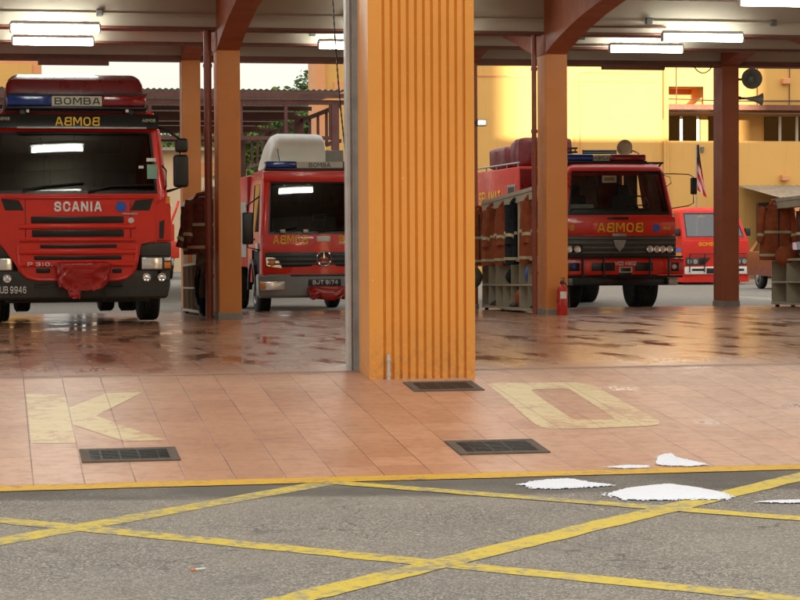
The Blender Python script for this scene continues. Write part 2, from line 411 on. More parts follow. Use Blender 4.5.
def text(name, t, x0, x1, z0, z1, y, mat, parent, mirror=False, bold=.02, ext=.003, dirn=None):
    """sign lettering standing in the xz plane at depth y, drawn with broad strokes and fitted to the box"""
    sw = .13+bold*1.1; H = z1-z0; adv = []; x = 0
    for c in t:
        w = .32 if c in '1I' else .18 if c == '.' else .14 if c == ' ' else 1.0 if c == 'W' else .98 if c == 'M' else .84
        adv.append((c, x, w)); x += w+.12+sw*.35
    tot = x-.12-sw*.35; vs, fs = [], []
    kx = (x1-x0)/tot; n = 0
    swx = sw
    for c, xo, w in adv:
        for st_ in GL.get(c, []):
            P = [((xo+swx/2+p*(w-swx)), sw/2+q*(1-sw)) for p, q in st_]
            closed = st_[0] == st_[-1] and len(st_) > 3
            if closed: P = P[:-1]
            m = len(P); L_, R_ = [], []
            for i in range(m):
                p = Vector(P[i]); a_ = Vector(P[i-1]) if (i or closed) else None; b_ = Vector(P[(i+1) % m]) if (i < m-1 or closed) else None
                d1 = (p-a_).normalized() if a_ is not None else (b_-p).normalized()
                d2 = (b_-p).normalized() if b_ is not None else d1
                n1 = Vector((-d1.y, d1.x)); n2 = Vector((-d2.y, d2.x)); nn = (n1+n2)
                if nn.length < 1e-3: nn = n1
                nn.normalize(); k_ = min(1.6, 1/max(.3, nn.dot(n1)))
                e = Vector((0, 0))
                if not closed and i == 0: e = -d1*sw/2
                if not closed and i == m-1: e = d1*sw/2
                L_.append(p+nn*sw/2*k_+e); R_.append(p-nn*sw/2*k_+e)
            yy = y-ext-.0004*(n % 3); n += 1; o0 = len(vs)
            for q in L_+R_:
                u = q.x*kx
                u = (x1-u) if mirror else (x0+u)
                vs.append((u, yy, z0+min(1, max(0, q.y))*H))
            for i in range(m if closed else m-1):
                j = (i+1) % m; fs.append((o0+i, o0+j, o0+m+j, o0+m+i))
    me = bpy.data.meshes.new(name); me.from_pydata(vs, [], fs); me.materials.append(M[mat])
    ob = bpy.data.objects.new(name, me); COL.objects.link(ob)
    sm = ob.modifiers.new('thickness', 'SOLIDIFY'); sm.thickness = .002; sm.offset = 0
    if parent: ob.parent = parent
    return ob

# ------------------------------------------------------------------ ground and setting
YC, ZC, YB = 12.49, .353, 16.78
def ramp_z(Y): return -ZC*(YB-Y)/(YB-YC)
def on_ramp(px, py):
    d = ray(px, py); k = ZC/(YB-YC)
    # CH + t dz = -k*(YB - t dy)
    t = (CH + k*YB)/(k*d.y - d.z); return CP + d*t
def floor_z(Y):
    if Y <= 28: return 0.
    if Y <= 37.1: return -.19*(Y-28)/9.1
    if Y <= 38.1: return -.19-.11*(Y-37.1)
    return -.3
def sheet(name, ys, zf, x0, x1, mat, off=0., flat=True, th=.02):
    mb = MB(); A = []
    for y in ys: A.append((mb.bm.verts.new((x0, y, zf(y)+off)), mb.bm.verts.new((x1, y, zf(y)+off))))
    for (a, b), (c, d) in zip(A, A[1:]): mb.bm.faces.new((a, b, d, c))
    o = mb.build(name, mat); o['kind'] = 'structure'; return o
mb = MB(); mb.poly([(-1500, -1500, -.75), (1500, -1500, -.75), (1500, 1500, -.75), (-1500, 1500, -.75)])
g = mb.build('ground', 'yard'); g['kind'] = 'structure'
sheet('road', [-58, YC], lambda y: -ZC-.002, -80, 80, 'asphalt')
sheet('apron', [YC, YB], ramp_z, -14, 26, 'tile')
sheet('garage_floor', [YB, 28, 37.1, 37.4], floor_z, -14, 26, 'tile_wet')
sheet('yard', [37.4, 38.1, 140], floor_z, -60, 90, 'yard')
mb = MB().box(-14, 26, YC-.012, YC, -.6, -ZC-.001); k = mb.build('kerb_edge', 'concrete'); k['kind'] = 'structure'
# threshold strip where the ramp meets the floor
mb = MB(); xa = [-14, 26]
mb.poly([(-14, YB+.005, .002), (26, YB+.005, .002), (26, YB+.22, .002), (-14, YB+.22, .002)])
mt = simple('threshold_strip', (.36, .20, .125), .5, 0, .2, 3)
o = mb.build('threshold_strip', mt); o['kind'] = 'structure'

# yellow road markings
ZR = -ZC
def road_strip(name, p, q, w, mat='paintline', z=ZR, lab=None, jag=True):
    a = atz(*p, z); b = atz(*q, z); d = (b-a); L = d.length; d.normalize(); n = Vector((-d.y, d.x, 0))
    mb = MB(); k = max(2, int(L/.09)); prev = None
    for i in range(k+1):
        c = a + d*(L*i/k)
        j1 = (noise.noise(c*7)+noise.noise(c*23)*.5)*.014 if jag else 0; j2 = (noise.noise(c*7+Vector((9, 9, 9)))+noise.noise(c*21)*.5)*.014 if jag else 0
        l = mb.bm.verts.new(c + n*(w/2+j1)); r = mb.bm.verts.new(c - n*(w/2+j2))
        if prev: mb.bm.faces.new((prev[0], l, r, prev[1]))
        prev = (l, r)
    o = mb.build(name, mat); o['kind'] = 'structure'; return o
road_strip('road_marking', (-60, 552), (335, 481.2), .18, z=ZR+.0)
road_strip('road_marking', (-60, 514), (860, 605), .165, z=ZR+.0007)
road_strip('road_marking', (200, 621), (850, 464.5), .18, z=ZR+.0014)
road_strip('road_marking', (325, 481.5), (860, 523), .15, z=ZR+.0021)
mb = MB(); prev = None
for i in range(500):
    x = -14+i*.08; c = Vector((x, YC, 0)); j = noise.noise(c*3)*.012+noise.noise(c*14)*.012
    a = mb.bm.verts.new((x, YC-.02, ZR+.0028)); b = mb.bm.verts.new((x, YC-.29+j, ZR+.0028))
    if prev: mb.bm.faces.new((prev[0], a, b, prev[1]))
    prev = (a, b)
o = mb.build('kerb_marking', 'kerbline'); o['kind'] = 'structure'

def ramp_poly(px, off=.002): return [on_ramp(*p)+Vector((0, 0, off)) for p in px]
K = [(26, 394.3), (65, 394.3), (69, 408), (106, 393.5), (143.5, 392), (96, 416), (165, 440.5), (124, 441.5), (73.5, 425), (76, 443.3), (31, 443.3)]
mb = MB().poly(ramp_poly(K)); o = mb.build('painted_letter', 'letterpaint'); recentre(o, on_ramp(90, 420))
tag(o, 'pale yellow letter K painted on the tiled apron', 'painted letter', 'letters painted on the apron')
Oo = [(487.5, 384), (500, 382.8), (577.5, 382.5), (592.5, 385), (626, 403), (660, 421.5), (658, 424.5), (650, 426), (600, 428.3), (550, 429), (541, 427.5), (532, 422.5), (510, 403)]
Oi = [(531, 390.6), (533, 389.8), (565, 388.5), (569, 389), (592, 404), (615, 418.5), (612, 419.6), (595, 420), (577, 420.2), (573, 419.5), (560, 411), (545, 401), (538, 395.8)]
mb = MB(); A = [mb.bm.verts.new(p) for p in ramp_poly(Oo)]; B = [mb.bm.verts.new(p) for p in ramp_poly(Oi)]
for i in range(len(Oo)):
    j = (i+1) % len(Oo); mb.bm.faces.new((A[i], A[j], B[j], B[i]))
o = mb.build('painted_letter', 'letterpaint'); recentre(o, on_ramp(575, 405))
tag(o, 'pale yellow letter O painted on the tiled apron', 'painted letter', 'letters painted on the apron')

# drains
def drain(px, label, closed=False):
    c = [on_ramp(*p) for p in px]      # far-left, far-right, near-right, near-left
    x0 = (c[0].x+c[3].x)/2; x1 = (c[1].x+c[2].x)/2; y1 = (c[0].y+c[1].y)/2; y0 = (c[2].y+c[3].y)/2
    r = empty('floor_drain', ((x0+x1)/2, (y0+y1)/2, ramp_z((y0+y1)/2)), label, 'drain', 'drain covers in the apron')
    X, Y = (x1-x0)/2, (y1-y0)/2
    k = ZC/(YB-YC)
    sh = lambda v: Vector((v.x, v.y, v.z + v.y*k))
    fr = MB(); w = .06
    for a in ((-X, X, -Y, -Y+w), (-X, X, Y-w, Y), (-X, -X+w, -Y+w, Y-w), (X-w, X, -Y+w, Y-w)):
        fr.prism([(a[0], a[2]), (a[1], a[2]), (a[1], a[3]), (a[0], a[3])], 'z', -.05, .009, sh)
    fr.build('frame', simple('rusty_drain_frame', (.10, .075, .055), .8, 0, .3, 20), r)
    p = MB().prism([(-X+w, -Y+w), (X-w, -Y+w), (X-w, Y-w), (-X+w, Y-w)], 'z', .0005, .0015, sh)
    p.build('pit', simple('drain_pit', (.008, .008, .007), .9), r)
    gr = MB()
    n = int(2*(Y-w)/.034)
    for i in range(n):
        yy = -Y+w+(i+.3)*(2*(Y-w))/n
        gr.prism([(-X+w, yy), (X-w, yy), (X-w, yy+.014), (-X+w, yy+.014)], 'z', .002, .008 if not closed else .0075, sh)
    for i in range(int(2*(X-w)/.12)):
        xx = -X+w+.06+i*.12; gr.prism([(xx, -Y+w), (xx+.012, -Y+w), (xx+.012, Y-w), (xx, Y-w)], 'z', .002, .0065, sh)
    gr.build('grate', simple('drain_grate', (.035, .034, .032) if not closed else (.06, .05, .04), .45, .5, .3, 30), r)
drain([(79, 450), (175, 448.2), (181, 460.5), (82, 463.3)], 'iron drain grate in the apron just below the painted letter K')
drain([(444, 441.5), (534, 440.3), (549, 453), (460, 455.3)], 'iron drain grate in the apron below and left of the painted letter O')
drain([(404, 382.7), (472, 381.7), (484, 390.5), (413, 392)], 'iron drain grate at the foot of the fluted orange pillar', True)

# foam on the road; sky glints on the wet tiles built as white patches
def foam(pxs, label, zf, h=.02, cat='foam'):
    """low irregular mound; pxs outline"""
    pts = [zf(*p) for p in pxs]; c = sum(pts, Vector())/len(pts)
    mb = MB(); dense = []
    n = len(pts)
    for i in range(n):
        a, b = pts[i], pts[(i+1) % n]
        for k in range(10):
            p = a.lerp(b, k/10); d = p-c
            p = c + d*(1+.10*noise.noise(p*7)+.05*noise.noise(p*25)); dense.append(p)
    rings = []
    for f, z in ((1, .002), (.93, h*.35), (.75, h*.7), (.45, h), (.15, h*.95)):
        rings.append([c + (p-c)*f + Vector((0, 0, z*(1+.25*noise.noise(p*4*f)))) for p in dense])
    mb.loft(rings)
    rf = random.Random(int(abs(c.x)*100))
    big = h > .01
    for i in range(420 if big else 130):
        p = dense[rf.randrange(len(dense))]; f = rf.uniform(.86, 1.10) if rf.random() < .65 else rf.uniform(.1, 1.)
        q = c+(p-c)*f; rad = rf.uniform(.003, .008)*(1 if big else .6)
        hz = h*max(0, 1-f)**.6 if f < 1 else 0
        bmesh.ops.create_icosphere(mb.bm, subdivisions=1, radius=rad, matrix=Matrix.Translation(q+Vector((0, 0, hz+rad*.1))) @ Matrix.Diagonal((1.5, 1.5, .7, 1)))
    o = mb.build('foam_glint_patch', 'foam', smooth=True); recentre(o, c)
    tag(o, label, cat, 'white foam left on the ground'); return o
zr = lambda x, y: atz(x, y, ZR+.004)
foam([(521, 484.5), (535, 481.5), (552, 479.8), (570, 479.2), (590, 482.5), (612, 485.5), (590, 487), (560, 488.3), (535, 488)], 'small white foam patch on the asphalt, left of the larger one', zr, .012)
foam([(606, 495), (622, 489.5), (645, 487.5), (670, 484.8), (690, 487), (702, 490.5), (722, 493), (729, 497), (715, 499.5), (690, 500), (655, 500), (625, 499)], 'largest white foam patch, across the crossing of two yellow road lines', zr, .03)
foam([(757, 502), (775, 500.5), (800, 499.8), (840, 500), (830, 502), (790, 503)], 'thin white foam streak on the asphalt at the right edge', zr, .005)
rz_ = lambda x, y: on_ramp(x, y)+Vector((0, 0, .004))  # white patches on the tiles stand in for sky reflected in the wet
foam([(657, 458), (664, 454.5), (671, 453.7), (676, 458), (690, 461), (702, 463.5), (709, 465.8), (690, 467), (670, 466.3), (657, 465)], 'broken white sky reflection on the wet tile edge right of centre, modelled as a patch', rz_, .003)
foam([(606, 467.8), (625, 465.8), (648, 466), (648, 468.2), (625, 469)], 'narrow white sky reflection along the wet kerb edge, modelled as a patch', rz_, .003)
# cigarette end
a = atz(191, 570, ZR+.006); b = atz(205, 568.5, ZR+.006); m_ = a.lerp(b, .3)
r = empty('cigarette_end', a, 'white cigarette end with tan filter lying on the asphalt', 'cigarette')
MB().tube([m_-a, b-a], .005, 8).build('paper', 'white', r); MB().tube([Vector(), m_-a], .0052, 8).build('filter', 'amber', r)

# ------------------------------------------------------------------ fire station building
COLX = [(-1.62, 0.0), (3.06, .0194), (7.78, .047), (12.5, .07), (17.2, .07)]   # left x of each frame at row B, skew per metre
PW = .32
st = empty('fire_station', (3.3, 16.4, 0), 'open fronted fire station bay hall with orange pillars and cream beams', 'building')
SO = Vector((3.3, 16.4, 0))
def sb(mb, name, mat, **k):
    o = mb.build(name, mat, st, **k); o.data.transform(Matrix.Translation(-SO)); return o
def skewed(i):
    x, k = COLX[i]; return lambda Y: x + k*(Y-29.3)
for i in range(5):
    X = skewed(i)
    sh = lambda v, X=X: Vector((v.x + X(v.y), v.y, v.z))
    # rows B and C
    for (y0, y1, zt) in ((29.3, 29.8, 3.73), (36.5, 37.0, 4.2)):
        x0 = X((y0+y1)/2)
        z0 = floor_z(y0)
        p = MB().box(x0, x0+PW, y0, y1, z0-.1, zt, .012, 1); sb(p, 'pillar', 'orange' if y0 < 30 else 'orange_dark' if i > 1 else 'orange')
        sb(MB().box(x0-.012, x0+PW+.012, y0-.012, y1+.012, z0-.1, z0+.09, .006, 1), 'pillar_base', 'concrete')
    # haunched frame beam
    pr = [(17.3, 3.75), (19.2, 4.02), (21.5, 4.12), (25.0, 4.13), (26.0, 4.105), (26.9, 4.045), (27.8, 3.955), (28.6, 3.85), (29.3, 3.732), (29.8, 3.732), (30.6, 3.88), (31.6, 4.1), (32.6, 4.3), (33.4, 4.4), (34.2, 4.41), (35.0, 4.36), (35.8, 4.29), (36.5, 4.203), (37.0, 4.203), (37.0, 4.77), (17.3, 4.77)]
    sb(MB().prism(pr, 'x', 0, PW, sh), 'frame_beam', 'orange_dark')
# cross beams and slab
def cross(y0, y1, z0, trim=True, th=.035):
    sb(MB().box(-9, 22, y0, y1, z0+.001, 4.76), 'cross_beam', 'cream')
    if trim: sb(MB().box(-9, 22, y0-.02, y1+.02, z0-th, z0), 'beam_trim', 'brown_trim')
cross(29.36, 29.7, 4.05); cross(32.9, 33.15, 4.17); cross(36.55, 36.9, 4.28, True, .09)
cross(21.5, 21.8, 4.15); cross(25.6, 25.85, 4.15)
sb(MB().box(-9.2, 44.2, 16.5, 39.4, 4.765, 5.0), 'ceiling_slab', 'cream')  # unseen rear overhang added to shade the engines behind the hall
sb(MB().box(-9, 44, 16.9, 31, 5.003, 9.5), 'upper_storey', 'pillar')  # unseen storey, height and length set to shadow the yellow wall's foot
sb(MB().box(-9.3, 44.3, 16.6, 31.3, 9.503, 9.7), 'roof', 'concrete')
sb(MB().box(-9, 22, 16.92, 17.3, 3.95, 4.764), 'front_beam', 'pillar')
# boards of raised rear shutters
for (a, b, zz) in ((38, 109, 64.5), (603, 665, 69.3)):
    p = at(a, zz, 36.4); q = at(b, zz, 36.4)
    sb(MB().box(p.x, q.x, 36.4, 36.52, min(p.z, q.z), 4.2), 'shutter_board', 'brown_trim')
# fluted front pillars
def fluted(xl, xr, name_first=False):
    w = xr-xl
    prof = [(0, .0)]
    n = 10; a, b = .112, w-.095; per = (b-a)/n
    y = 0.
    for i in range(n):
        u = a+i*per
        prof += [(u, 0), (u+.005, .018), (u+.012, .023), (u+.019, .018), (u+.024, .001)]
    prof += [(b, 0), (b+.006, .024), (b+.018, .024), (b+.024, 0), (w, 0)]
    pts = [(xl+u, 16.38+d) for u, d in prof] + [(xr, 16.86), (xl, 16.86)]
    sb(MB().prism(pts, 'z', -.2, 8.6), 'fluted_pillar', 'pillar')
    sb(MB().box(xl+.075, xr-.075, 16.862, 17.32, -.2, 4.7), 'pillar_core', 'orange')
for i, (xl, xr) in enumerate(((-1.88, -1.02), (2.905, 3.765), (7.7, 8.56), (12.5, 13.36), (17.3, 18.16))):
    fluted(xl, xr)
    # roller shutter guide channels on both flanks
    for s_, gx in ((-1, xl-.075), (1, xr-.065)):
        gm = MB().box(gx, gx+.14, 17.0+.05, 17.0+.09, -.02, 4.6).box(gx, gx+.035, 16.99, 17.05, -.02, 4.6, .004, 1).box(gx+.10, gx+.14, 16.985, 17.05, -.02, 4.6, .004, 1).box(gx+.055, gx+.065, 17.02, 17.05, -.02, 4.6)
        sb(gm, 'shutter_guide', 'galv')
# rain water pipes next to the middle pillars
for (px, y_) in ((209, 29.5), (534.6, 29.5)):
    c = at(px, 250, y_)
    m = MB().tube([(c.x, y_, -.02), (c.x, y_, 4.03)], .055 if px < 300 else .038, 14)
    for z in (.55, 1.55, 2.6, 3.5): m.tube([(c.x, y_, z), (c.x, y_, z+.05)], .066 if px < 300 else .048, 14)
    sb(m, 'downpipe', 'pipe', smooth=True)
# conduits along the rear beams
for (y_, z_, xa, xb) in ((29.32, 4.13, 8.2, 9.6), (32.86, 4.2, 8.6, 9.9)):
    sb(MB().tube([(xa, y_, z_), (xb, y_, z_)], .015, 8), 'conduit', 'brown_trim')
for y_, z_ in ((29.33, 4.22), (32.87, 4.33)):
    sb(MB().tube([(-8, y_, z_), (20, y_, z_)], .012, 6), 'conduit', 'cream')
    for k_, x_ in enumerate((1.4, 4.9, 6.6, 9.3, 11.2)): sb(MB().box(x_, x_+.09, y_-.045, y_+.02, z_-.045, z_+.045, .006, 1), 'junction_box', 'mgrey')
# weathered pipe stub on the pillar front
c = at(389, 378, 16.34)
o = MB().tube([(0, 0, 0), (0, 0, .2)], .013, 8).tube([(0, 0, .03), (0, 0, .05)], .018, 8).tube([(0, 0, .15), (0, 0, .17)], .018, 8).build('pipe_stub', 'galv', loc=(c.x, 16.355, ramp_z(16.35)))
tag(o, 'short grey pipe stub on the front foot of the fluted pillar', 'pipe')

# hanging cable / shutter chain
a = at(332, -12, 17.35); b = at(348.5, 180, 17.35)
m = MB(); pts = []
for i in range(60):
    t = i/59; p = a.lerp(b, t); p.x += .05*math.sin(t*PI)*-.3; pts.append(p)
m.tube(pts, [.005+.003*(i % 2) for i in range(60)], 6)
o = m.build('shutter_chain', 'black'); recentre(o, a); tag(o, 'thin dark shutter chain hanging left of the fluted pillar', 'chain')

# fluorescent lamps
def lamp(px0, px1, py, Y, label):
    a = at(px0, py, Y); b = at(px1, py, Y); c = (a+b)/2; L = max(1.1, (b-a).length) if px1 < 800 else 1.22
    if px1 >= 800: c = a + Vector((L/2, 0, 0))
    r = empty('fluorescent_lamp', c, label, 'ceiling lamp', 'fluorescent lamps under the ceiling beams')
    MB().box(-L/2-.02, L/2+.02, -.045, .045, .062, .11, .008, 1).build('housing', 'white', r)
    MB().tube([(-L/2, 0, 0), (L/2, 0, 0)], .042, 14).build('tube', 'tube', r, True)
    for s_ in (-1, 1): MB().box(s_*(L/2+.022)-.014, s_*(L/2+.022)+.014, -.04, .04, -.045, .08, .006, 1).build('end_cap', 'white', r)
    if Y > 28:
        for s_ in (-1, 1): MB().box(s_*L*.35-.02, s_*L*.35+.02, .0, .34, .095, .12).build('bracket', 'steel', r)
    else:
        for s_ in (-1, 1): MB().tube([(s_*L*.35, 0, .1), (s_*L*.35, 0, 4.78-c.z)], .008, 6).build('hanger', 'steel', r)
lamp(12, 98, 29.5, 29.0, 'lit fluorescent lamp nearer the front, over the left fire engine, the upper of two')
lamp(14, 92, 42.5, 32.6, 'lit fluorescent lamp farther back over the left fire engine, the lower of two')
lamp(320, 396, 46.5, 32.6, 'lit fluorescent lamp partly hidden behind the grey shutter guide')
lamp(664, 741, 38.7, 29.05, 'lit fluorescent lamp in the right bay, the upper of the pair with its neighbour')
lamp(611, 681, 50.0, 32.6, 'lit fluorescent lamp in the right bay, the lower of the pair with its neighbour')
lamp(741, 830, 2.5, 25.3, 'lit fluorescent lamp cut off by the upper right corner')

for i_, (x_, lb_) in enumerate(((.75, 'front fluorescent lamp over the left fire engine, seen only as a reflection'), (5.4, 'front fluorescent lamp in the middle bay behind the fluted pillar'), (10.6, 'front fluorescent lamp in the right bay'))):
    for y_ in (23.8, 22.3):
        r = empty('fluorescent_lamp', (x_, y_, 4.08), lb_ + (' farther in' if y_ > 23 else ' by the opening'), 'ceiling lamp', 'fluorescent lamps under the ceiling beams')
        MB().box(-.63, .63, -.045, .045, .062, .11, .008, 1).build('housing', 'white', r)
        MB().tube([(-.6, 0, 0), (.6, 0, 0)], .035, 14).build('tube', 'tube', r, True)
        for s_ in (-.4, .4): MB().tube([(s_, 0, .1), (s_, 0, .68)], .008, 6).build('hanger', 'steel', r)

lamp(366, 452, 31, 29.0, 'lit fluorescent lamp hidden behind the fluted pillar, seen in the middle windscreen')

# ------------------------------------------------------------------ vehicles
def interp(levels, z):
    if z <= levels[0][0]: return levels[0][1:]
    for a, b in zip(levels, levels[1:]):
        if z <= b[0]:
            t = (z-a[0])/(b[0]-a[0]); return tuple(u+(v-u)*t for u, v in zip(a[1:], b[1:]))
    return levels[-1][1:]
def shell(levels, zs, rc, bow, fx, sx, cat, off=0., top=False, back=True):
    """levels (z, halfwidth, yfront, yback). fx: fractions -1..1 across the front; sx: 0..1 along the side from front to back.
    cat(kind, u, z) -> True to make the face"""
    mb = MB()
    def ring(z):
        w, yf, yb = interp(levels, z); w -= off; yf += off
        P = []   # (kind, u, point)
        L = yb-yf-rc
        for s_ in reversed(sx): P.append(('L', s_, Vector((-w, yf+rc+L*s_, z))))
        for k in range(1, 5):
            a = k/5*PI/2; P.append(('C', 0, Vector((-w+rc-rc*math.cos(a), yf+rc-rc*math.sin(a), z))))
        for t in fx:
            x = t*(w-rc); P.append(('F', t, Vector((x, yf-bow*(1-t*t), z))))
        for k in range(4, 0, -1):
            a = k/5*PI/2; P.append(('C', 1, Vector((w-rc+rc*math.cos(a), yf+rc-rc*math.sin(a), z))))
        for s_ in sx: P.append(('R', s_, Vector((w, yf+rc+L*s_, z))))
        return P
    R = [(z, ring(z)) for z in zs]
    V = [[None]*len(r) for _, r in R]
    def vert(i, j):
        if V[i][j] is None: V[i][j] = mb.bm.verts.new(R[i][1][j][2])
        return V[i][j]
    n = len(R[0][1])
    for i in range(len(R)-1):
        zm = (R[i][0]+R[i+1][0])/2
        for j in range(n-1):
            a, b = R[i][1][j], R[i][1][j+1]
            kind = a[0] if a[0] == b[0] else 'C'
            um = (a[1]+b[1])/2
            if cat(kind, um, zm): mb.bm.faces.new((vert(i, j), vert(i, j+1), vert(i+1, j+1), vert(i+1, j)))
        if back:
            if cat('B', 0, zm): mb.bm.faces.new((vert(i, n-1), vert(i, 0), vert(i+1, 0), vert(i+1, n-1)))
    if top: mb.bm.faces.new([vert(len(R)-1, j) for j in range(n)])
    return mb
def wheel(root, x, y, r=.5, w=.28, out=1, rim='steel', lab=None):
    pr = []
    hw = w/2
    pr = [(-hw+.02, r*.6), (-hw, r*.72), (-hw+.01, r*.9), (-hw+.04, r*.985)]
    k = 5
    for i in range(k):
        a = -hw+.05+(w-.1)*i/k; b = a+(w-.1)/k
        pr += [(a, r), (b-.014, r), (b-.011, r-.014), (b-.003, r-.014)]
    pr += [(hw-.04, r*.985), (hw-.01, r*.9), (hw, r*.72), (hw-.02, r*.6)]
    wh = MB().lathe(pr, (0, 0, 0), (1, 0, 0), 40).build('wheel', 'rubber', root, True, loc=(x, y, r))
    rm = MB().lathe([(out*(hw-.06), r*.60), (out*(hw+.0), r*.6), (out*(hw+.005), r*.55), (out*(hw-.05), r*.5), (out*(hw-.06), r*.28), (out*(hw+.04), r*.24), (out*(hw+.05), .02)], (0, 0, 0), (1, 0, 0), 28)
    rm.build('rim', rim, wh, True)
    return wh
class Veh:
    def __init__(s, name, loc, label, cat='fire engine', group=None, scale=1):
        s.r = empty(name, loc, label, cat, group); s.o = Vector(loc)
    def P(s, px, py, dy=0.): return at(px, py, s.o.y+dy) - s.o     # local point on a plane parallel to its front
    def pbox(s, name, mat, x0, x1, y0, y1, d0, d1, bev=.006, par=None, seg=2, mirror=None):
        a = s.P(x0, y1, 0); b = s.P(x1, y0, 0)
        return MB().box(a.x, b.x, d0, d1, a.z, b.z, bev, seg).build(name, mat, par or s.r, True)
    def ptext(s, name, t, x0, x1, y0, y1, d, mat, mirror=False, bold=.02, par=None):
        a = s.P(x0, y1); b = s.P(x1, y0)
        return text(name, t, a.x, b.x, a.z, b.z, d, mat, par or s.r, mirror, bold)
def cloth_bundle(root, x0, x1, z0, z1, y, dep, name='winch_cover', mat='cloth_red', seed=0):
    """vinyl cover draped over a winch: boxy, creased, with an uneven hanging hem"""
    mb = MB(); rings = []
    nz, na = 46, 110; cx = (x0+x1)/2; hw = (x1-x0)/2; H = z1-z0
    def ridge(p): return 1-2*abs(noise.noise(p))
    for i in range(nz+1):
        t = i/nz
        wk = 1-.10*t-.10*t*t
        if t < .08: wk *= (.72+.28*math.sin(t/.08*PI/2))
        ring = []
        for k in range(na):
            a = 2*PI*k/na; ca, sa = math.cos(a), math.sin(a)
            ex = math.copysign(abs(ca)**.45, ca); ey = math.copysign(abs(sa)**.5, sa)
            p = Vector((ex*1.7+seed, ey*1.2, t*1.9))
            q = Vector((ex*3.6+seed+t*2.5, ey*2, t*3.1+ex*1.5))
            f = 1+.10*ridge(p)*(.3+t)+.065*ridge(q)
            zz = z1-H*t*(.86+.30*noise.noise(Vector((ex*1.6+seed*3, ey, .3)))+.10*noise.noise(Vector((ex*5, ey*3, seed))))
            ring.append((cx+hw*wk*ex*(1+(f-1)*.5), y+dep/2*ey*wk*f*(1 if sa < 0 else .8)+.02*noise.noise(p*2), zz))
        rings.append(ring)
    mb.loft(rings); return mb.build(name, mat, root, True)

def interior(v, w, yb, zd, zseat, steer_x):
    MB().box(-w, w, .18, .55, zd-.3, zd, .04).build('dashboard', 'black', v.r, True)
    for sx in (-.55*w, .55*w):
        sm = MB().box(sx-.24, sx+.24, .95, 1.45, zseat-.12, zseat, .05).box(sx-.24, sx+.24, 1.38, 1.52, zseat-.05, zseat+.62, .05).box(sx-.13, sx+.13, 1.40, 1.5, zseat+.6, zseat+.82, .04)
        sm.build('seat', 'seat', v.r, True)
    m = MB(); pts = [(steer_x+.22*math.cos(2*PI*k/20), .68-.1*math.sin(2*PI*k/20), zd+.06+.18*math.sin(2*PI*k/20)) for k in range(21)]
    m.tube(pts, .016, 8, False).tube([(steer_x-.2, .68, zd+.06), (steer_x+.2, .68, zd+.06)], .014, 6).tube([(steer_x, .68, zd+.05), (steer_x, .5, zd-.1)], .03, 8)
    m.build('steering_wheel', 'black', v.r, True)
def lightbar(v, px0, px1, pb0, pb1, y0, y1, d, dep=.3, txt='BOMBA', tx=None, mirror=False, tmat='black_txt'):
    a = v.P(px0, y1); b = v.P(px1, y0); p = v.P(pb0, y1); q = v.P(pb1, y0)
    base = MB().box(a.x-.02, b.x+.02, d-.01, d+dep+.01, a.z-.04, a.z-.002, .01).build('light_bar', 'black', v.r, True)
    MB().box(a.x, p.x-.004, d, d+dep, a.z, b.z, .025, 3).build('blue_lens', 'bluelens', base, True)
    MB().box(p.x, q.x, d+.01, d+dep-.01, a.z, b.z-.01, .006, 1).build('name_panel', 'ivory', base, True)
    MB().box(q.x+.004, b.x, d, d+dep, a.z, b.z, .025, 3).build('red_lens', 'redlens', base, True)
    if tx: p = v.P(tx[0], y1); q = v.P(tx[1], y0)
    w = q.x-p.x; h = b.z-a.z
    text('name_lettering', txt, p.x+w*.06, q.x-w*.04, a.z+h*.14, b.z-h*.22, d+.008, tmat, base, mirror, .03)
    for x in (a.x+.2, b.x-.2): MB().box(x-.03, x+.03, d+.05, d+.2, a.z-.12, a.z-.038).build('bracket', 'black', base)
    return base

# ---- 1. the big engine on the left
cx = at(77, 250, 27.1).x
v = Veh('fire_engine', (cx, 27.1, 0), 'large red fire engine with black visor and red cloth over its winch, at left', group='fire engines in and behind the bays')
def Z(py): return v.P(77, py).z
w = (v.P(171.5, 250).x - v.P(-17.5, 250).x)/2
lv = [(Z(300), w-.01, .0, 2.2), (Z(243), w, .02, 2.2), (Z(195), w-.02, .1, 2.2), (Z(131), w-.09, .28, 2.2), (Z(115), w-.13, .34, 2.2), (Z(111), w-.2, .42, 2.15)]
zb, zt = Z(193.5), Z(131)
za, zb2 = Z(190.5), Z(133)
fr = (v.P(164, 160).x)/(w-.09-.12)
fx = [-1, -.985, -.955, -.5, 0, .5, .955, .985, 1]
sx = [0, .1, .16, .75, .8, 1]
zs = [Z(281), Z(262), Z(243), Z(225), Z(205), zb, za, (za+zb2)/2, zb2, zt, Z(120), Z(115), Z(112), Z(111)]
fopen = lambda k, u, z: k == 'F' and abs(u) < .985 and zb < z < zt
fglass = lambda k, u, z: k == 'F' and abs(u) < .955 and za < z < zb2
side = lambda k, u, z: k in 'LR' and .16 < u < .75 and za < z < zb2
shell(lv, zs, .12, .05, fx, sx, lambda k, u, z: z > Z(243)-.01 and not fopen(k, u, z) and not side(k, u, z), top=True).build('cab', 'red', v.r, True)
shell(lv, zs, .12, .05, fx, sx, lambda k, u, z: z < Z(243) and k != 'F', 0.001).build('lower_cab', 'dgrey', v.r, True)
shell(lv, zs, .12, .05, fx, sx, lambda k, u, z: fopen(k, u, z) and not fglass(k, u, z), -.004).build('windscreen_surround', 'black', v.r, True)
ws = shell(lv, zs, .12, .05, fx, sx, lambda k, u, z: fglass(k, u, z), .012).build('windscreen', 'glass', v.r, True)
for kk in 'LR': shell(lv, zs, .12, .05, fx, sx, lambda k, u, z: k == kk and side(k, u, z), .01).build('side_window', 'glass', v.r, True)
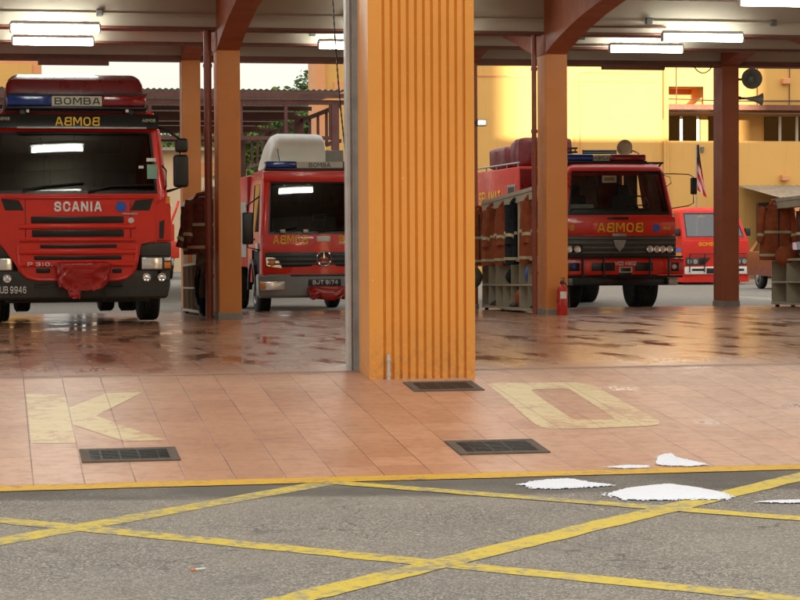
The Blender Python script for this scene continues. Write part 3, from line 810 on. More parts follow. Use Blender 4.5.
shell(lv, zs, .12, .05, fx, sx, lambda k, u, z: not fopen(k, u, z) and not side(k, u, z), .03, top=True).build('cab_lining', 'seat', v.r, True)
interior(v, w-.25, 2.1, Z(186), Z(197), .6)
# visor
vz0, vz1 = Z(127.5), Z(113)
a = v.P(-6, 120).x; b = v.P(159.5, 120).x
vis = MB().loft([[(x, .26-.05*(1-(x/w)**2)-o_, z) for x in [a+(b-a)*i/14 for i in range(15)]] + [(x, .42, z) for x in [b-(b-a)*i/14 for i in range(15)]] for z, o_ in ((vz0, .10), ((vz0+vz1)/2, .08), (vz1, 0))]).build('sun_visor', 'black', v.r, True)
v.pbox('visor_strip', 'steel', 17, 147, 126.8, 128, .085, .16, .002, vis)
v.ptext('visor_lettering', 'BOMBA', 55.7, 100, 116.6, 125.2, .115, 'yellow_txt', True, .03, vis)
v.ptext('visor_small_lettering', 'BOMBA', -1, 9.5, 116.5, 119.5, .115, 'ivory', True, .0, vis)
v.ptext('visor_small_lettering', 'BOMBA', 143, 156, 118.5, 121.5, .125, 'ivory', True, .0, vis)
# roof box: wind deflector with rounded shoulders
rings = []
for y, zt_, sh_ in ((.5, Z(92), 0), (.56, Z(80), .0), (.66, Z(76.2), .0), (.85, Z(75), .0), (2.1, Z(75.5), 0)):
    xl = v.P(1, 90, y).x; xr = v.P(147, 90, y).x; z0 = Z(112); zt_ += v.P(77, 76, y).z-v.P(77, 76, 0).z
    pts = [(xl, y, z0), (xr, y, z0)]
    n = 8; rr = .17 if y > .56 else .1
    h = zt_-z0
    sl = (v.P(147, 0).x-v.P(139, 0).x)
    for k in range(n+1):
        a = k/n*PI/2; pts.append((xr-sl*.6-rr*(1-math.cos(a)), y, zt_-rr*(1-math.sin(a))))
    for k in range(n+1):
        a = PI/2+k/n*PI/2; pts.append((xl+sl*.6+rr*(1+math.cos(a)), y, zt_-rr*(1-math.sin(a))))
    rings.append(pts)
MB().loft(rings).build('roof_fairing', 'darkred', v.r, True)
lightbar(v, 6.5, 147.5, 52, 103, 94.5, 104.5, .22, .28)
v.pbox('roof_rail', 'black', 8, 150, 91.4, 92.4, .45, .5, .003)
for px in (28, 128): v.pbox('roof_lamp', 'white', px-1.5, px+1.5, 108.5, 111.5, .18, .24, .004)
# front panel: central grille column
gp = MB()
xx = [v.P(p, 250).x for p in (27, 133)]
pts = [(v.P(27, 243).x-.03, Z(243)), (v.P(-2, 243).x, Z(243)), (v.P(-3, 205).x, Z(205)), (v.P(0, 196).x, Z(196.3)), (v.P(154, 196).x, Z(196.3)), (v.P(157, 205).x, Z(205)), (v.P(156, 243).x, Z(243)), (v.P(139.5, 243).x, Z(243)), (v.P(138, 262).x, Z(262)), (v.P(135.5, 273).x, Z(273)), (v.P(129, 279).x, Z(279)), (v.P(118, 281.5).x, Z(281.5)), (v.P(36, 281.5).x, Z(281.5)), (v.P(25, 279).x, Z(279)), (v.P(19, 273).x, Z(273)), (v.P(16, 262).x, Z(262))]
gp.prism(pts[1:], 'y', -.055, .03)
bmesh.ops.bevel(gp.bm, geom=[e for e in gp.bm.edges if abs(e.verts[0].co.y+.055) < 1e-4 and abs(e.verts[1].co.y+.055) < 1e-4], offset=.02, segments=3, affect='EDGES')
gpo = gp.build('grille_panel', 'red', v.r, True)
for (x0, x1, y0, y1) in ((31, 123.5, 216.3, 223.3), (32, 123.5, 229.8, 237), (40, 116.5, 244.3, 248.3), (34, 121.5, 255.5, 260), (36, 50, 268.5, 273), (112, 121.5, 268.5, 273)):
    v.pbox('grille_slot', 'black', x0, x1, y0, y1, -.062, -.05, .012, gpo)
for (y0, y1) in ((223.9, 229.2), (237.6, 242), (249, 254.8), (261.5, 267)):      # raised bars between the slots
    v.pbox('grille_bar', 'red', 19, 135.5, y0, y1, -.088, -.05, .016, gpo, 3)
rim = [(17.5, 246), (18.5, 262), (22, 272.5), (28, 277.5), (37, 279.6), (77, 279.9), (117, 279.6), (126, 277.5), (132, 272.5), (135.5, 262), (137, 246)]
MB().tube([(v.P(a_, b_).x, -.058, v.P(a_, b_).z) for a_, b_ in rim], .02, 8).build('panel_rim', 'red', gpo, True)
v.pbox('bonnet_lip', 'red', 0, 154, 196.5, 199.2, -.085, -.05, .014, gpo, 3)
for px_ in (25, 130): v.pbox('bonnet_seam', 'darkred', px_, px_+.7, 199.5, 242, -.0575, -.05, .001, gpo)
v.pbox('panel_seam', 'darkred', 16, 139.5, 242.3, 243.2, -.057, -.05, .001, gpo)
v.ptext('maker_lettering', 'SCANIA', 54, 101.3, 201.5, 211.6, -.06, 'white_txt', False, .075, gpo)
v.ptext('type_lettering', 'P 310.', 27.5, 52, 262.2, 266.2, -.09, 'white_txt', False, .03, gpo)
v.ptext('small_lettering', 'SHAH ALAM', 122.5, 137.5, 212.8, 215, -.06, 'steel', False, .0, gpo) if False else v.pbox('small_plate', 'steel', 122.5, 137.5, 213, 214.8, -.06, -.05, .002, gpo)
c = v.P(120.7, 206.8); MB().lathe([(0, .07), (.012, .066), (.013, .0)], (c.x, -.053, c.z), (0, -1, 0), 24).build('blue_badge', 'blue', gpo, True)
c = v.P(130.8, 220.5); MB().lathe([(0, .04), (.01, .036), (.011, .0)], (c.x, -.053, c.z), (0, -1, 0), 20).build('griffin_badge', 'white', gpo, True)
for s_, (x0, x1) in ((-1, (0, 24)), (1, (130, 153))):        # dark air inlets below the screen
    a, b = (x0, x1) if s_ > 0 else (x1, x0)
    p = [v.P(a, 210.5), v.P(a+s_*5, 200.5), v.P(b, 199), v.P(b-s_*4, 210.5)] if s_ > 0 else [v.P(24, 210.5), v.P(19, 200.5), v.P(1, 199), v.P(5, 210.5)]
    MB().prism([(q.x, q.z) for q in p], 'y', -.06, -.045).build('air_inlet', 'black', gpo)
# fenders
for s_ in (-1, 1):
    def X(px): return (v.P(px, 250).x)*s_ if s_ > 0 else -(v.P(px, 250).x)
    pts = [(X(145), Z(242.5)), (X(143), Z(236)), (X(150), Z(212)), (X(160), Z(200)), (X(168), Z(196)), (X(171), Z(206)), (X(171.5), Z(242.5))]
    f = MB().prism(pts, 'y', -.03, .3)
    bmesh.ops.bevel(f.bm, geom=[e for e in f.bm.edges if abs(e.verts[0].co.y+.03) < 1e-4 and abs(e.verts[1].co.y+.03) < 1e-4], offset=.025, segments=3, affect='EDGES')
    fo = f.build('fender', 'red', v.r, True)
    MB().prism([(X(159), Z(239)), (X(159.5), Z(222)), (X(164.5), Z(220)), (X(163.5), Z(239))], 'y', -.036, -.028).build('fender_slot', 'black', fo)
    MB().box(min(X(166), X(170)), max(X(166), X(170)), -.045, .02, Z(204), Z(196.5), .01).build('marker_lamp', 'amber', fo)
    # dark strip and headlamp
    xa, xb = sorted((X(139.8), X(171)))
    MB().box(xa, xb, -.03, .3, Z(256.5), Z(243.2), .012).build('lamp_strip', 'dgrey', v.r, True)
    xa, xb = sorted((X(140.5), X(171.5)))
    hl = MB().box(xa, xb, -.02, .3, Z(271), Z(257), .01).build('headlamp', 'dgrey', v.r, True)
    xa, xb = sorted((X(141.5), X(162))); MB().box(xa, xb, -.035, -.01, Z(269.8), Z(258), .012, 3).build('headlamp_lens', 'lamp', hl, True)
    xa, xb = sorted((X(164), X(170.5))); MB().box(xa, xb, -.035, -.01, Z(269), Z(262.5), .008).build('indicator', 'amber', hl, True)
    MB().box(xa, xb, -.034, -.01, Z(261.5), Z(258), .006).build('side_lens', 'lamp', hl, True)
    for px in (146.2, 161.2):
        MB().lathe([(-.02, .055), (.0, .055), (.012, .045), (.006, .03), (.02, 0)], (X(px), -.055, Z(278)), (0, -1, 0), 20).build('fog_lamp', 'lamp', hl, True)
# bumper, curved in plan
bl, br = -w-.0, w+.0
def bump_ring(z, inset=0., dy=0.):
    pts = []
    for i in range(25):
        t = -1+2*i/24; x = t*(w-inset); y = -.042+dy+ (.16*max(0, abs(t)-.72)/.28)**1.0*1.0*(abs(t) > .72) + .0
        pts.append((x, y, z))
    pts += [(w-inset, .45, z), (-w+inset, .45, z)]
    return pts
MB().loft([bump_ring(Z(299.5), .06, .06), bump_ring(Z(297), .03, .02), bump_ring(Z(286), 0, 0), bump_ring(Z(271.2), 0, .0), bump_ring(Z(270.5), .02, .02)]).build('bumper', 'dgrey', v.r, True)
v.pbox('bumper_recess', 'black', 34, 122, 283.5, 287, -.048, -.055, .004)
v.pbox('bumper_step', 'black', 103, 122.5, 284, 286, -.09, -.05, .004)
v.pbox('bumper_seam', 'black', 103.5, 104.3, 283, 299, -.046, -.055, .001)
v.pbox('under_tray', 'black', 6, 150, 298, 303.5, .1, .6, .02)
v.ptext('plate_lettering', 'WUB', -4.8, 8.0, 286.3, 293.4, -.042, 'white_txt', False, .015)
v.ptext('plate_lettering', '9946', 10, 26.3, 286.3, 293.4, -.042, 'white_txt', False, .015)
p0 = v.P(52.5, 297.5); p1 = v.P(112, 261.5)
cloth_bundle(v.r, p0.x+.03, p1.x-.03, p0.z+.05, p1.z, -.17, .26, 'winch_cover', 'cloth_red', 2)
p = v.P(73, 297); cloth_bundle(v.r, p.x-.07, p.x+.09, p.z-.03, p.z+.14, -.24, .08, 'cover_tail', 'cloth_red', 5)
# mirrors, wipers, stickers
for s_ in (-1, 1):
    def X(px): return v.P(px, 160).x*s_
    m = MB()
    xa, xb = sorted((X(174.5), X(189.5))); mo = MB().box(xa, xb, .1, .26, Z(187), Z(154), .04, 4).build('mirror', 'black', v.r, True)
    xa, xb = sorted((X(176.5), X(189))); MB().box(xa, xb, .08, .26, Z(151.5), Z(137.5), .035, 4).build('wide_mirror', 'black', mo, True)
    MB().tube([(X(160), .3, Z(126)), (X(170), .2, Z(130)), (X(181), .17, Z(138)), (X(182), .17, Z(187)), (X(172), .25, Z(190)), (X(165), .3, Z(192))], .018, 8).build('mirror_arm', 'black', mo, True)
    # grab handle beside the screen
    MB().tube([(X(163.5), .2, Z(165)), (X(166.8), .14, Z(170)), (X(166.8), .14, Z(186)), (X(164.5), .16, Z(190))], .012, 8).build('grab_handle', 'black', v.r, True)
for (x0, y0, x1, y1, x2, y2) in ((22, 190, 45, 186, 84, 182.5), (88, 192, 112, 186, 155, 184.5)):
    pts = []
    for px, py in ((x0, y0), (x1, y1), (x2, y2)):
        t = (py-193.5)/(131-193.5); q = v.P(px, py); pts.append((q.x, .1+.18*t-.075, q.z))
    MB().tube(pts, .012, 6).build('wiper', 'black', v.r, True)
for (x0, x1, y0, y1, mt_) in ((147.5, 157, 157.5, 161, 'white'), (148, 158, 164, 178.5, 'green'), (139.5, 144.5, 165.3, 168, 'white')):
    a = v.P(x0, y1); b = v.P(x1, y0); t = lambda z: .1+.18*(z-Z(195))/(Z(131)-Z(195))-.012
    m = MB(); m.poly([(a.x, t(a.z), a.z), (b.x, t(a.z), a.z), (b.x, t(b.z), b.z), (a.x, t(b.z), b.z)]); m.build('sticker', mt_, ws)
# chassis, wheels, body
wheel(v.r, w-.2, 1.45, .5, .30, 1); wheel(v.r, -w+.2, 1.45, .5, .30, -1)
wheel(v.r, w-.22, 5.4, .5, .30, 1); wheel(v.r, -w+.22, 5.4, .5, .30, -1)
wheel(v.r, w-.56, 5.4, .5, .26, 1); wheel(v.r, -w+.56, 5.4, .5, .26, -1)
MB().box(-.45, .45, .6, 7.4, .55, .85, .02).build('chassis', 'black', v.r, True)
MB().lathe([(-.25, .2), (.25, .2)], (0, 5.4, .5), (1, 0, 0), 16).build('axle_casing', 'black', v.r, True)
for s_ in (-1, 1):
    MB().box(min(s_*(w-.42), s_*(w-.02)), max(s_*(w-.42), s_*(w-.02)), .8, 2.15, Z(278)+.2, 1.05, .03).build('wheel_arch', 'black', v.r, True)
bd = MB().box(-w+.02, w-.02, 2.3, 7.6, .86, Z(100), .05).build('body', 'red', v.r, True)
for s_ in (-1, 1):
    for k in range(3): MB().box(s_*(w-.02)-.008, s_*(w-.02)+.008, 2.5+k*1.65, 4.0+k*1.65, 1.1, 2.5, .003, 1).build('locker_shutter', 'steel', bd)

# ---- 2. the middle engine
Y2 = 37.35; cx = at(323.5, 250, Y2).x
v = Veh('fire_engine', (cx, Y2, -.3), 'red fire engine with cream tank on its roof, partly behind the grey shutter guide', group='fire engines in and behind the bays')
w = (v.P(385.5, 250).x-v.P(261.5, 250).x)/2
def Z(py): return v.P(323.5, py).z
lv = [(Z(275), w, .0, 2.0), (Z(234), w, .02, 2.0), (Z(183), w-.06, .2, 2.0), (Z(174), w-.08, .27, 2.0), (Z(169.5), w-.12, .46, 1.95), (Z(167.5), w-.22, .6, 1.9)]
zb, zt, za, zb2 = Z(234), Z(181.5), Z(231.5), Z(183.5)
fx = [-1, -.985, -.96, -.5, 0, .5, .96, .985, 1]; sx = [0, .06, .12, .62, .66, 1]
zs = [Z(283), Z(275), Z(250), zb, za, (za+zb2)/2, zb2, zt, Z(174), Z(169.5), Z(167.5)]
arch = lambda k, u, z: k in 'LR' and .66 > u > .06 and z < Z(262)
shell(lv, zs, .12, .05, fx, sx, lambda k, u, z: not arch(k, u, z) and not fopen(k, u, z) and not side(k, u, z), top=True).build('cab', 'red', v.r, True)
shell(lv, zs, .12, .05, fx, sx, lambda k, u, z: fopen(k, u, z) and not fglass(k, u, z), -.004).build('windscreen_surround', 'black', v.r, True)
fglass2 = lambda k, u, z: k == 'F' and abs(u) < .96 and za < z < zb2
ws = shell(lv, zs, .12, .05, fx, sx, lambda k, u, z: fglass2(k, u, z), .012).build('windscreen', 'glass', v.r, True)
for kk in 'LR': shell(lv, zs, .12, .05, fx, sx, lambda k, u, z: k == kk and side(k, u, z), .01).build('side_window', 'glass', v.r, True)
shell(lv, zs, .12, .05, fx, sx, lambda k, u, z: not fopen(k, u, z) and not side(k, u, z), .03, top=True).build('cab_lining', 'seat', v.r, True)
interior(v, w-.25, 1.9, Z(229), Z(238), .5)
lightbar(v, 268.5, 378, 300, 347, 160.5, 167.2, .42, .28, tx=(311, 335))
v.pbox('visor_panel', 'red', 264.5, 382.5, 171, 181, .17, .3, .02)
v.ptext('door_lettering', 'BOMBA', 273, 307.5, 235.2, 244, -.04, 'yellow_txt', True, .03)
v.ptext('front_lettering', 'BOMBA', 338.5, 373, 235.2, 244, -.04, 'yellow_txt', False, .03)
v.pbox('small_plate', 'white', 316.5, 330, 236, 241.5, -.045, -.02, .003)
v.pbox('front_panel', 'red', 262, 385, 234.5, 274, -.03, .05, .02)
g = v.pbox('grille', 'black', 265, 382, 251.5, 267.5, -.04, .03, .015)
for y in (254, 258.2, 262.4): v.pbox('grille_bar', 'dgrey', 267, 380, y, y+2.6, -.065, -.03, .01, g)
c = v.P(323.3, 258.5)
m = MB(); R_ = .13
m.tube([(c.x+R_*math.cos(2*PI*k/28), -.085, c.z+R_*math.sin(2*PI*k/28)) for k in range(29)], .012, 8, False)
for k in range(3):
    a = PI/2+k*2*PI/3; m.tube([(c.x, -.085, c.z), (c.x+R_*math.cos(a), -.085, c.z+R_*math.sin(a))], [.018, .006], 6)
m.build('star_emblem', 'chrome', g, True)
for s_ in (-1, 1):
    def X(px): return v.P(px, 250).x*-s_
    pts = [(X(265.5), Z(257)), (X(266), Z(265.5)), (X(281.5), Z(268)), (X(278.5), Z(260.5)), (X(273), Z(257))]
    h = MB().prism(pts, 'y', -.055, -.02); bmesh.ops.bevel(h.bm, geom=h.bm.edges[:], offset=.006, segments=2, affect='EDGES')
    h = h.build('headlamp', 'lamp', v.r, True)
    MB().lathe([(0, .07), (.012, .06), (.014, 0)], (X(271.5), -.052, Z(262.3)), (0, -1, 0), 18).build('reflector', 'amber', h, True)
    xa, xb = sorted((X(259.5), X(284))); fl = MB().box(xa, xb, -.105, -.07, Z(289.5), Z(281), .01, 3).build('fog_lamp', 'lamp', v.r, True)
    xa, xb = sorted((X(259.5), X(265))); MB().box(xa, xb, -.108, -.08, Z(288.5), Z(282), .008).build('indicator', 'amber', fl, True)
def bump_ring(z, inset=0., dy=0.):
    pts = []
    ww = w+.05
    for i in range(21):
        t = -1+2*i/20; pts.append((t*(ww-inset), -.09+dy+(.14*max(0, abs(t)-.75)/.25), z))
    return pts+[(ww-inset, .4, z), (-ww+inset, .4, z)]
MB().loft([bump_ring(Z(297.5), .05, .05), bump_ring(Z(295), .01, .01), bump_ring(Z(276), 0, 0), bump_ring(Z(274), .02, .03)]).build('bumper', simple('silver_grey_plastic', (.26, .26, .25), .4, .1, .12, 5), v.r, True)
v.pbox('bumper_step', 'black', 290, 357, 273.8, 276.4, -.1, .0, .01)
pl = v.pbox('number_plate', 'black', 307.5, 340, 278.8, 285.5, -.11, -.08, .003)
v.ptext('plate_lettering', 'BJT 9174', 312, 337, 280, 284.4, -.112, 'white_txt', False, .02, pl)
p0 = v.P(305.5, 301); p1 = v.P(347, 285.5)
cloth_bundle(v.r, p0.x+.02, p1.x-.02, p0.z, p1.z, -.2, .3, 'winch_cover', 'cloth_red', 8)
for (x0, y0, x1, y1) in ((275, 231, 296, 227), (318, 232, 352, 228)):
    a = v.P(x0, y0); b = v.P(x1, y1); MB().tube([(a.x, -.05, a.z), (b.x, -.03, b.z)], .012, 6).build('wiper', 'black', v.r)
for px in (280, 352, 303): v.pbox('wiper_mount', 'steel', px, px+5, 229.5, 233, -.06, -.01, .006)
v.pbox('shelf_papers', 'cream_seat', 308, 325, 228.7, 231.4, .2, .3, .004)
stk = v.pbox('windscreen_notice', 'white', 312.5, 327, 213.7, 221.3, .1, .106, .001, ws)
v.pbox('notice_print', 'redlens', 315, 325, 215.3, 219.3, .094, .1, .001, stk)
for s_ in (-1, 1):
    xm = -s_*(w+.22)
    mo = MB().box(min(xm-.1, xm+.1), max(xm-.1, xm+.1), .12, .2, Z(244), Z(212), .03, 3).build('mirror', 'black', v.r, True)
    MB().tube([(-s_*(w-.02), .35, Z(196)), (xm, .2, Z(205)), (xm, .2, Z(247)), (-s_*(w-.01), .25, Z(250))], .016, 8).build('mirror_arm', 'black', mo, True)
    MB().lathe([(0, .012), (.05, .05), (.12, .05), (.15, .02)], (-s_*(w-.3), .02, Z(236)), (0, -1, 0), 8)
    MB().box(min(-s_*w, -s_*(w+.02)), max(-s_*w, -s_*(w+.02)), .95, 1.15, Z(240), Z(238), .008).build('door_handle', 'black', v.r)
    MB().box(min(-s_*(w-.02), -s_*(w+.03)), max(-s_*(w-.02), -s_*(w+.03)), .3, .62, Z(251), Z(243), .008).build('side_panel', 'white', v.r)
wheel(v.r, w-.17, 1.25, .45, .26, 1); wheel(v.r, -w+.17, 1.25, .45, .26, -1)
wheel(v.r, w-.2, 4.9, .45, .26, 1); wheel(v.r, -w+.2, 4.9, .45, .26, -1)
for s_ in (-1, 1):
    pts = [(1.25+.58*math.cos(PI*k/10), .45+.58*math.sin(PI*k/10)) for k in range(11)]+[(1.25+.5*math.cos(PI*k/10), .45+.5*math.sin(PI*k/10)) for k in range(10, -1, -1)]
    MB().prism(pts, 'x', s_*(w-.3), s_*(w+.035)).build('mudguard', 'black', v.r)
MB().box(-.4, .4, .4, 6.2, .5, .85, .02).build('chassis', 'black', v.r)
bd = MB().box(-w+.0, w-.0, 2.1, 6.4, .86, Z(172), .04).build('body', 'red_orange', v.r, True)
for s_ in (-1, 1):
    for k in range(3): MB().box(s_*w-.008, s_*w+.008, 2.25+k*1.4, 3.5+k*1.4, 1.05, 2.1, .003, 1).build('locker_shutter', 'steel', bd)
# cream roof tank: rounded box with a sloped left end
xl, xr, z0, z1 = v.P(262, 150, 1.5).x, v.P(320.5, 150, 1.5).x, Z(167), v.P(290, 134, 1.5).z
rings = []
for t, zf, yi in ((0, .12, .2), (.03, .35, .1), (.09, .72, .03), (.16, .93, 0), (.24, 1., 0), (.6, 1.0, 0), (.93, .99, 0), (.975, .96, .02), (1., .86, .08)):
    x = xl+(xr-xl)*t; h = (z1-z0)*zf; ya, yb = .75+yi, 2.3-yi
    ring = [(x, ya, z0), (x, ya, z0+h*.55)]
    for k in range(1, 9):
        a = PI*k/9; ring.append((x, (ya+yb)/2-(yb-ya)/2*math.cos(a)*.97, z0+h*.55+h*.45*math.sin(a)))
    ring += [(x, yb, z0+h*.55), (x, yb, z0)]
    rings.append(ring)
tk = MB().loft(rings).build('roof_tank', simple('cream_fibreglass', (.86, .81, .68), .35, 0, .04, 2), v.r, True)
p = v.P(284, 150); MB().tube([(p.x-.02, .735, Z(147)), (p.x+.03, .735, Z(165))], .007, 6).build('tank_seam', 'mgrey', tk)
q0, q1 = v.P(321.5, 160, .9), v.P(342.5, 150.5, .9); MB().box(q0.x, q1.x, .8, 1.4, Z(167), q1.z, .01).build('roof_box', 'concrete', v.r, True)

# ---- 3. the older engine on the right
Y3 = 38.6; cx = at(619.5, 250, Y3).x
v = Veh('fire_engine', (cx, Y3, -.3), 'older red fire engine with grey grille and bull bar, between the right brown pillars', group='fire engines in and behind the bays')
w = (v.P(675.5, 250).x-v.P(563.5, 250).x)/2
def Z(py): return v.P(619.5, py).z
lv = [(Z(258), w, .0, 1.9), (Z(215), w-.0, .02, 1.9), (Z(172), w-.13, .2, 1.9), (Z(167), w-.17, .26, 1.88), (Z(163.5), w-.26, .4, 1.85), (Z(162), w-.4, .55, 1.8)]
zb, zt, za, zb2 = Z(215), Z(170.5), Z(212), Z(172.7)
fx = [-1, -.99, -.955, -.5, 0, .5, .955, .99, 1]; sx = [0, .1, .18, .72, .78, 1]
zs = [Z(262), Z(235), zb, za, (za+zb2)/2, zb2, zt, Z(167), Z(163.5), Z(162)]
fo3 = lambda k, u, z: k == 'F' and abs(u) < .99 and zb < z < zt
fg3 = lambda k, u, z: k == 'F' and abs(u) < .955 and za < z < zb2
sd3 = lambda k, u, z: k in 'LR' and .18 < u < .72 and za < z < zb2
bk3 = lambda k, u, z: k == 'B' and za < z < zb2
shell(lv, zs, .09, .03, fx, sx, lambda k, u, z: not fo3(k, u, z) and not sd3(k, u, z) and not bk3(k, u, z), top=True).build('cab', 'red', v.r, True)
shell(lv, zs, .09, .03, fx, sx, lambda k, u, z: fo3(k, u, z) and not fg3(k, u, z), -.004).build('windscreen_surround', 'black', v.r, True)
ws = shell(lv, zs, .09, .03, fx, sx, lambda k, u, z: fg3(k, u, z), .01).build('windscreen', 'glass_clear', v.r, True)
for kk in 'LR': shell(lv, zs, .09, .03, fx, sx, lambda k, u, z: k == kk and sd3(k, u, z), .008).build('side_window', 'glass_clear', v.r, True)
shell(lv, zs, .09, .03, fx, sx, lambda k, u, z: not fo3(k, u, z) and not sd3(k, u, z) and not bk3(k, u, z), .025, top=True).build('cab_lining', 'darkred', v.r, True)
# rear cab wall with two panes
rw = MB()
h0, h1 = za, zb2
q_ = [v.P(p_, 190, 1.88).x for p_ in (620.5, 623.5, 637, 643, 648.5, 661)]
for a, b in ((-w+.02, q_[0]), (q_[1], q_[2]), (q_[3], q_[4])): rw.box(a, b, 1.86, 1.9, h0, h1)
rw.build('rear_cab_wall', 'darkred', v.r)
interior(v, w-.2, 1.8, Z(208), Z(226), .55)
v.pbox('dashboard_papers', 'cream_seat', 570, 597, 204, 212, .22, .3, .01)
m = MB().tube([(v.P(598, 0).x, .17, Z(172)), (v.P(599, 0).x, .1, Z(205))], .012, 6); m.build('screen_divider', 'black', v.r)
n_ = v.pbox('windscreen_notice', 'white', 605, 619.5, 175.3, 182.5, .19, .196, .001, ws)
v.pbox('notice_print', 'amber', 607, 617, 177, 180.5, .184, .19, .001, n_)
v.ptext('front_lettering', 'BOMBA', 597, 642.5, 222.7, 232.3, -.035, 'yellow_txt', True, .03)
v.pbox('front_panel', 'red', 564.5, 675, 216.5, 235, -.022, .03, .015)
c = v.P(656, 228); MB().lathe([(0, .075), (.012, .07), (.013, 0)], (c.x, -.02, c.z), (0, -1, 0), 20).build('blue_badge', 'blue', v.r, True)
v.pbox('indicator', 'amber', 662.5, 670, 225.7, 230.2, -.03, -.01, .006)
c = v.P(571.5, 227.5); MB().lathe([(0, .07), (.012, .06), (.013, 0)], (c.x, -.02, c.z), (0, -1, 0), 20).build('indicator', 'amber', v.r, True)
v.pbox('grab_rail', 'black', 607, 628, 217.2, 219.5, -.05, -.01, .01)
g = v.pbox('grille', 'dgrey', 564, 675.5, 235.5, 256.5, -.04, .04, .015)
gm = simple('bronze_grey_grille', (.13, .115, .09), .4, .5, .15, 6)
for y in (236.6, 241.4, 246.2, 251): v.pbox('grille_bar', gm, 565, 674.5, y, y+3.0, -.075, -.03, .01, g, 3)
p = [v.P(612, 240), v.P(624.5, 240), v.P(622.5, 247), v.P(618.3, 251.5), v.P(614, 247)]
MB().prism([(q.x, q.z) for q in p], 'y', -.1, -.07).build('emblem', 'steel', g)
v.pbox('type_plate', 'steel', 611.5, 625.5, 233.5, 236.5, -.06, -.02, .004, g)
for c0 in (568, 576.5, 649, 656, 661.5, 668.5):
    c = v.P(c0, 249.2); MB().lathe([(-.02, .075), (.0, .075), (.016, .06), (.01, .04), (.018, 0)], (c.x, -.07, c.z), (0, -1, 0), 18).build('headlamp', 'lamp', v.r, True)
v.pbox('headlamp_surround', 'black', 644.5, 672.5, 245, 253.4, -.075, -.04, .01)
v.pbox('headlamp_surround', 'black', 565, 582, 245, 253.4, -.075, -.04, .01)
bp = v.pbox('bumper', 'red', 560, 681, 258, 275.5, -.18, .15, .02)
for x0, x1 in ((589, 612), (632, 650), (566, 577), (668, 676)): v.pbox('bumper_recess', 'black', x0, x1, 262.5, 271, -.188, -.17, .006, bp)
c = v.P(571.3, 266.5); MB().lathe([(0, .06), (.02, .05), (.021, 0)], (c.x, -.19, c.z), (0, -1, 0), 16).build('blue_lamp', 'bluelens', bp, True)
c = v.P(671, 266.5); MB().lathe([(0, .05), (.02, .045), (.021, 0)], (c.x, -.19, c.z), (0, -1, 0), 16).build('lamp', 'lamp', bp, True)
bb = MB()
for px in (579, 600, 646, 664.5): q = v.P(px, 266); bb.tube([(q.x, -.26, Z(277)), (q.x, -.26, Z(256.5))], .022, 8)
bb.tube([(-w-.04, -.26, Z(257)), (w+.05, -.26, Z(257))], .022, 8).tube([(-w-.04, -.26, Z(276.5)), (w+.05, -.26, Z(276.5))], .022, 8)
bb.tube([(w+.05, -.26, Z(257)), (w+.05, -.1, Z(257))], .022, 8).tube([(w+.05, -.26, Z(276.5)), (w+.05, -.1, Z(276.5))], .022, 8)
bb.build('bull_bar', 'black', v.r, True)
v.ptext('plate_lettering', 'WCD 4900', 612, 633, 261.3, 265.3, -.2, 'white_txt', False, .02)
npm = MB()
a = v.P(616, 272.5); b = v.P(629, 266.8)
npm.box(a.x, b.x, -.21, -.19, a.z, a.z+.02).box(a.x, b.x, -.21, -.19, b.z-.02, b.z).box(a.x, a.x+.03, -.21, -.19, a.z+.02, b.z-.02).box(b.x-.03, b.x, -.21, -.19, a.z+.02, b.z-.02)
npm.build('plate_frame', 'ivory', v.r)
v.pbox('tow_hitch', 'black', 616.5, 628.5, 268, 279, -.2, -.12, .01)
v.pbox('step_lamp', 'steel', 667, 676, 277.5, 285, -.1, .05, .01)
v.pbox('under_beam', 'black', 573, 668, 276.5, 286, .0, .5, .02)
v.pbox('under_plate', 'darkred', 592, 650, 279.5, 280.6, -.03, .02, .002)
wheel(v.r, w-.34, 1.15, .5, .48, 1); wheel(v.r, -w+.34, 1.15, .5, .48, -1)
wheel(v.r, w-.3, 5.2, .5, .4, 1); wheel(v.r, -w+.3, 5.2, .5, .4, -1)
MB().box(-.4, .4, .3, 6.8, .6, .9, .02).build('chassis', 'black', v.r)
for s_ in (-1, 1):
    MB().box(min(s_*(w-.5), s_*(w+.01)), max(s_*(w-.5), s_*(w+.01)), .45, 1.88, .98, Z(262)+.05, .02).build('wheel_arch', 'black', v.r)
lightbar(v, 566, 654, 601, 617.5, 153.3, 159.6, .5, .3, mirror=True)
rk = MB()
for y_ in (.45, 1.2, 1.8): rk.tube([(-w+.12, y_, Z(162)), (w-.1, y_, Z(162))], .02, 6)
for s_ in (-1, 1):
    rk.tube([(s_*(w-.1), .45, Z(162)), (s_*(w-.1), 2.0, Z(162))], .02, 6)
    for y_ in (.5, 1.7): rk.tube([(s_*(w-.11), y_, Z(162)), (s_*(w-.2), y_, Z(168))], .02, 6); rk.tube([(s_*(w-.38), y_, Z(162)), (s_*(w-.36), y_, Z(167))], .018, 6)
rk.build('roof_rack', 'black', v.r, True)
ld = MB()
for z_ in (Z(149.5), Z(145.5)): ld.tube([(v.P(560, 0).x, 1.2, z_-.02), (v.P(594, 0).x, 1.2, z_)], .022, 6)
for i in range(7): q = v.P(562+i*5, 0); ld.tube([(q.x, 1.2, Z(150.5)), (q.x, 1.2, Z(145.2))], .014, 6)
for z_ in (Z(151), Z(148.8)): ld.tube([(v.P(597, 0).x, 1.0, z_), (v.P(640, 0).x, 1.6, z_+.03)], .025, 6)
ld.build('roof_ladder', 'dgrey', v.r, True)
c = v.P(648, 146.5)
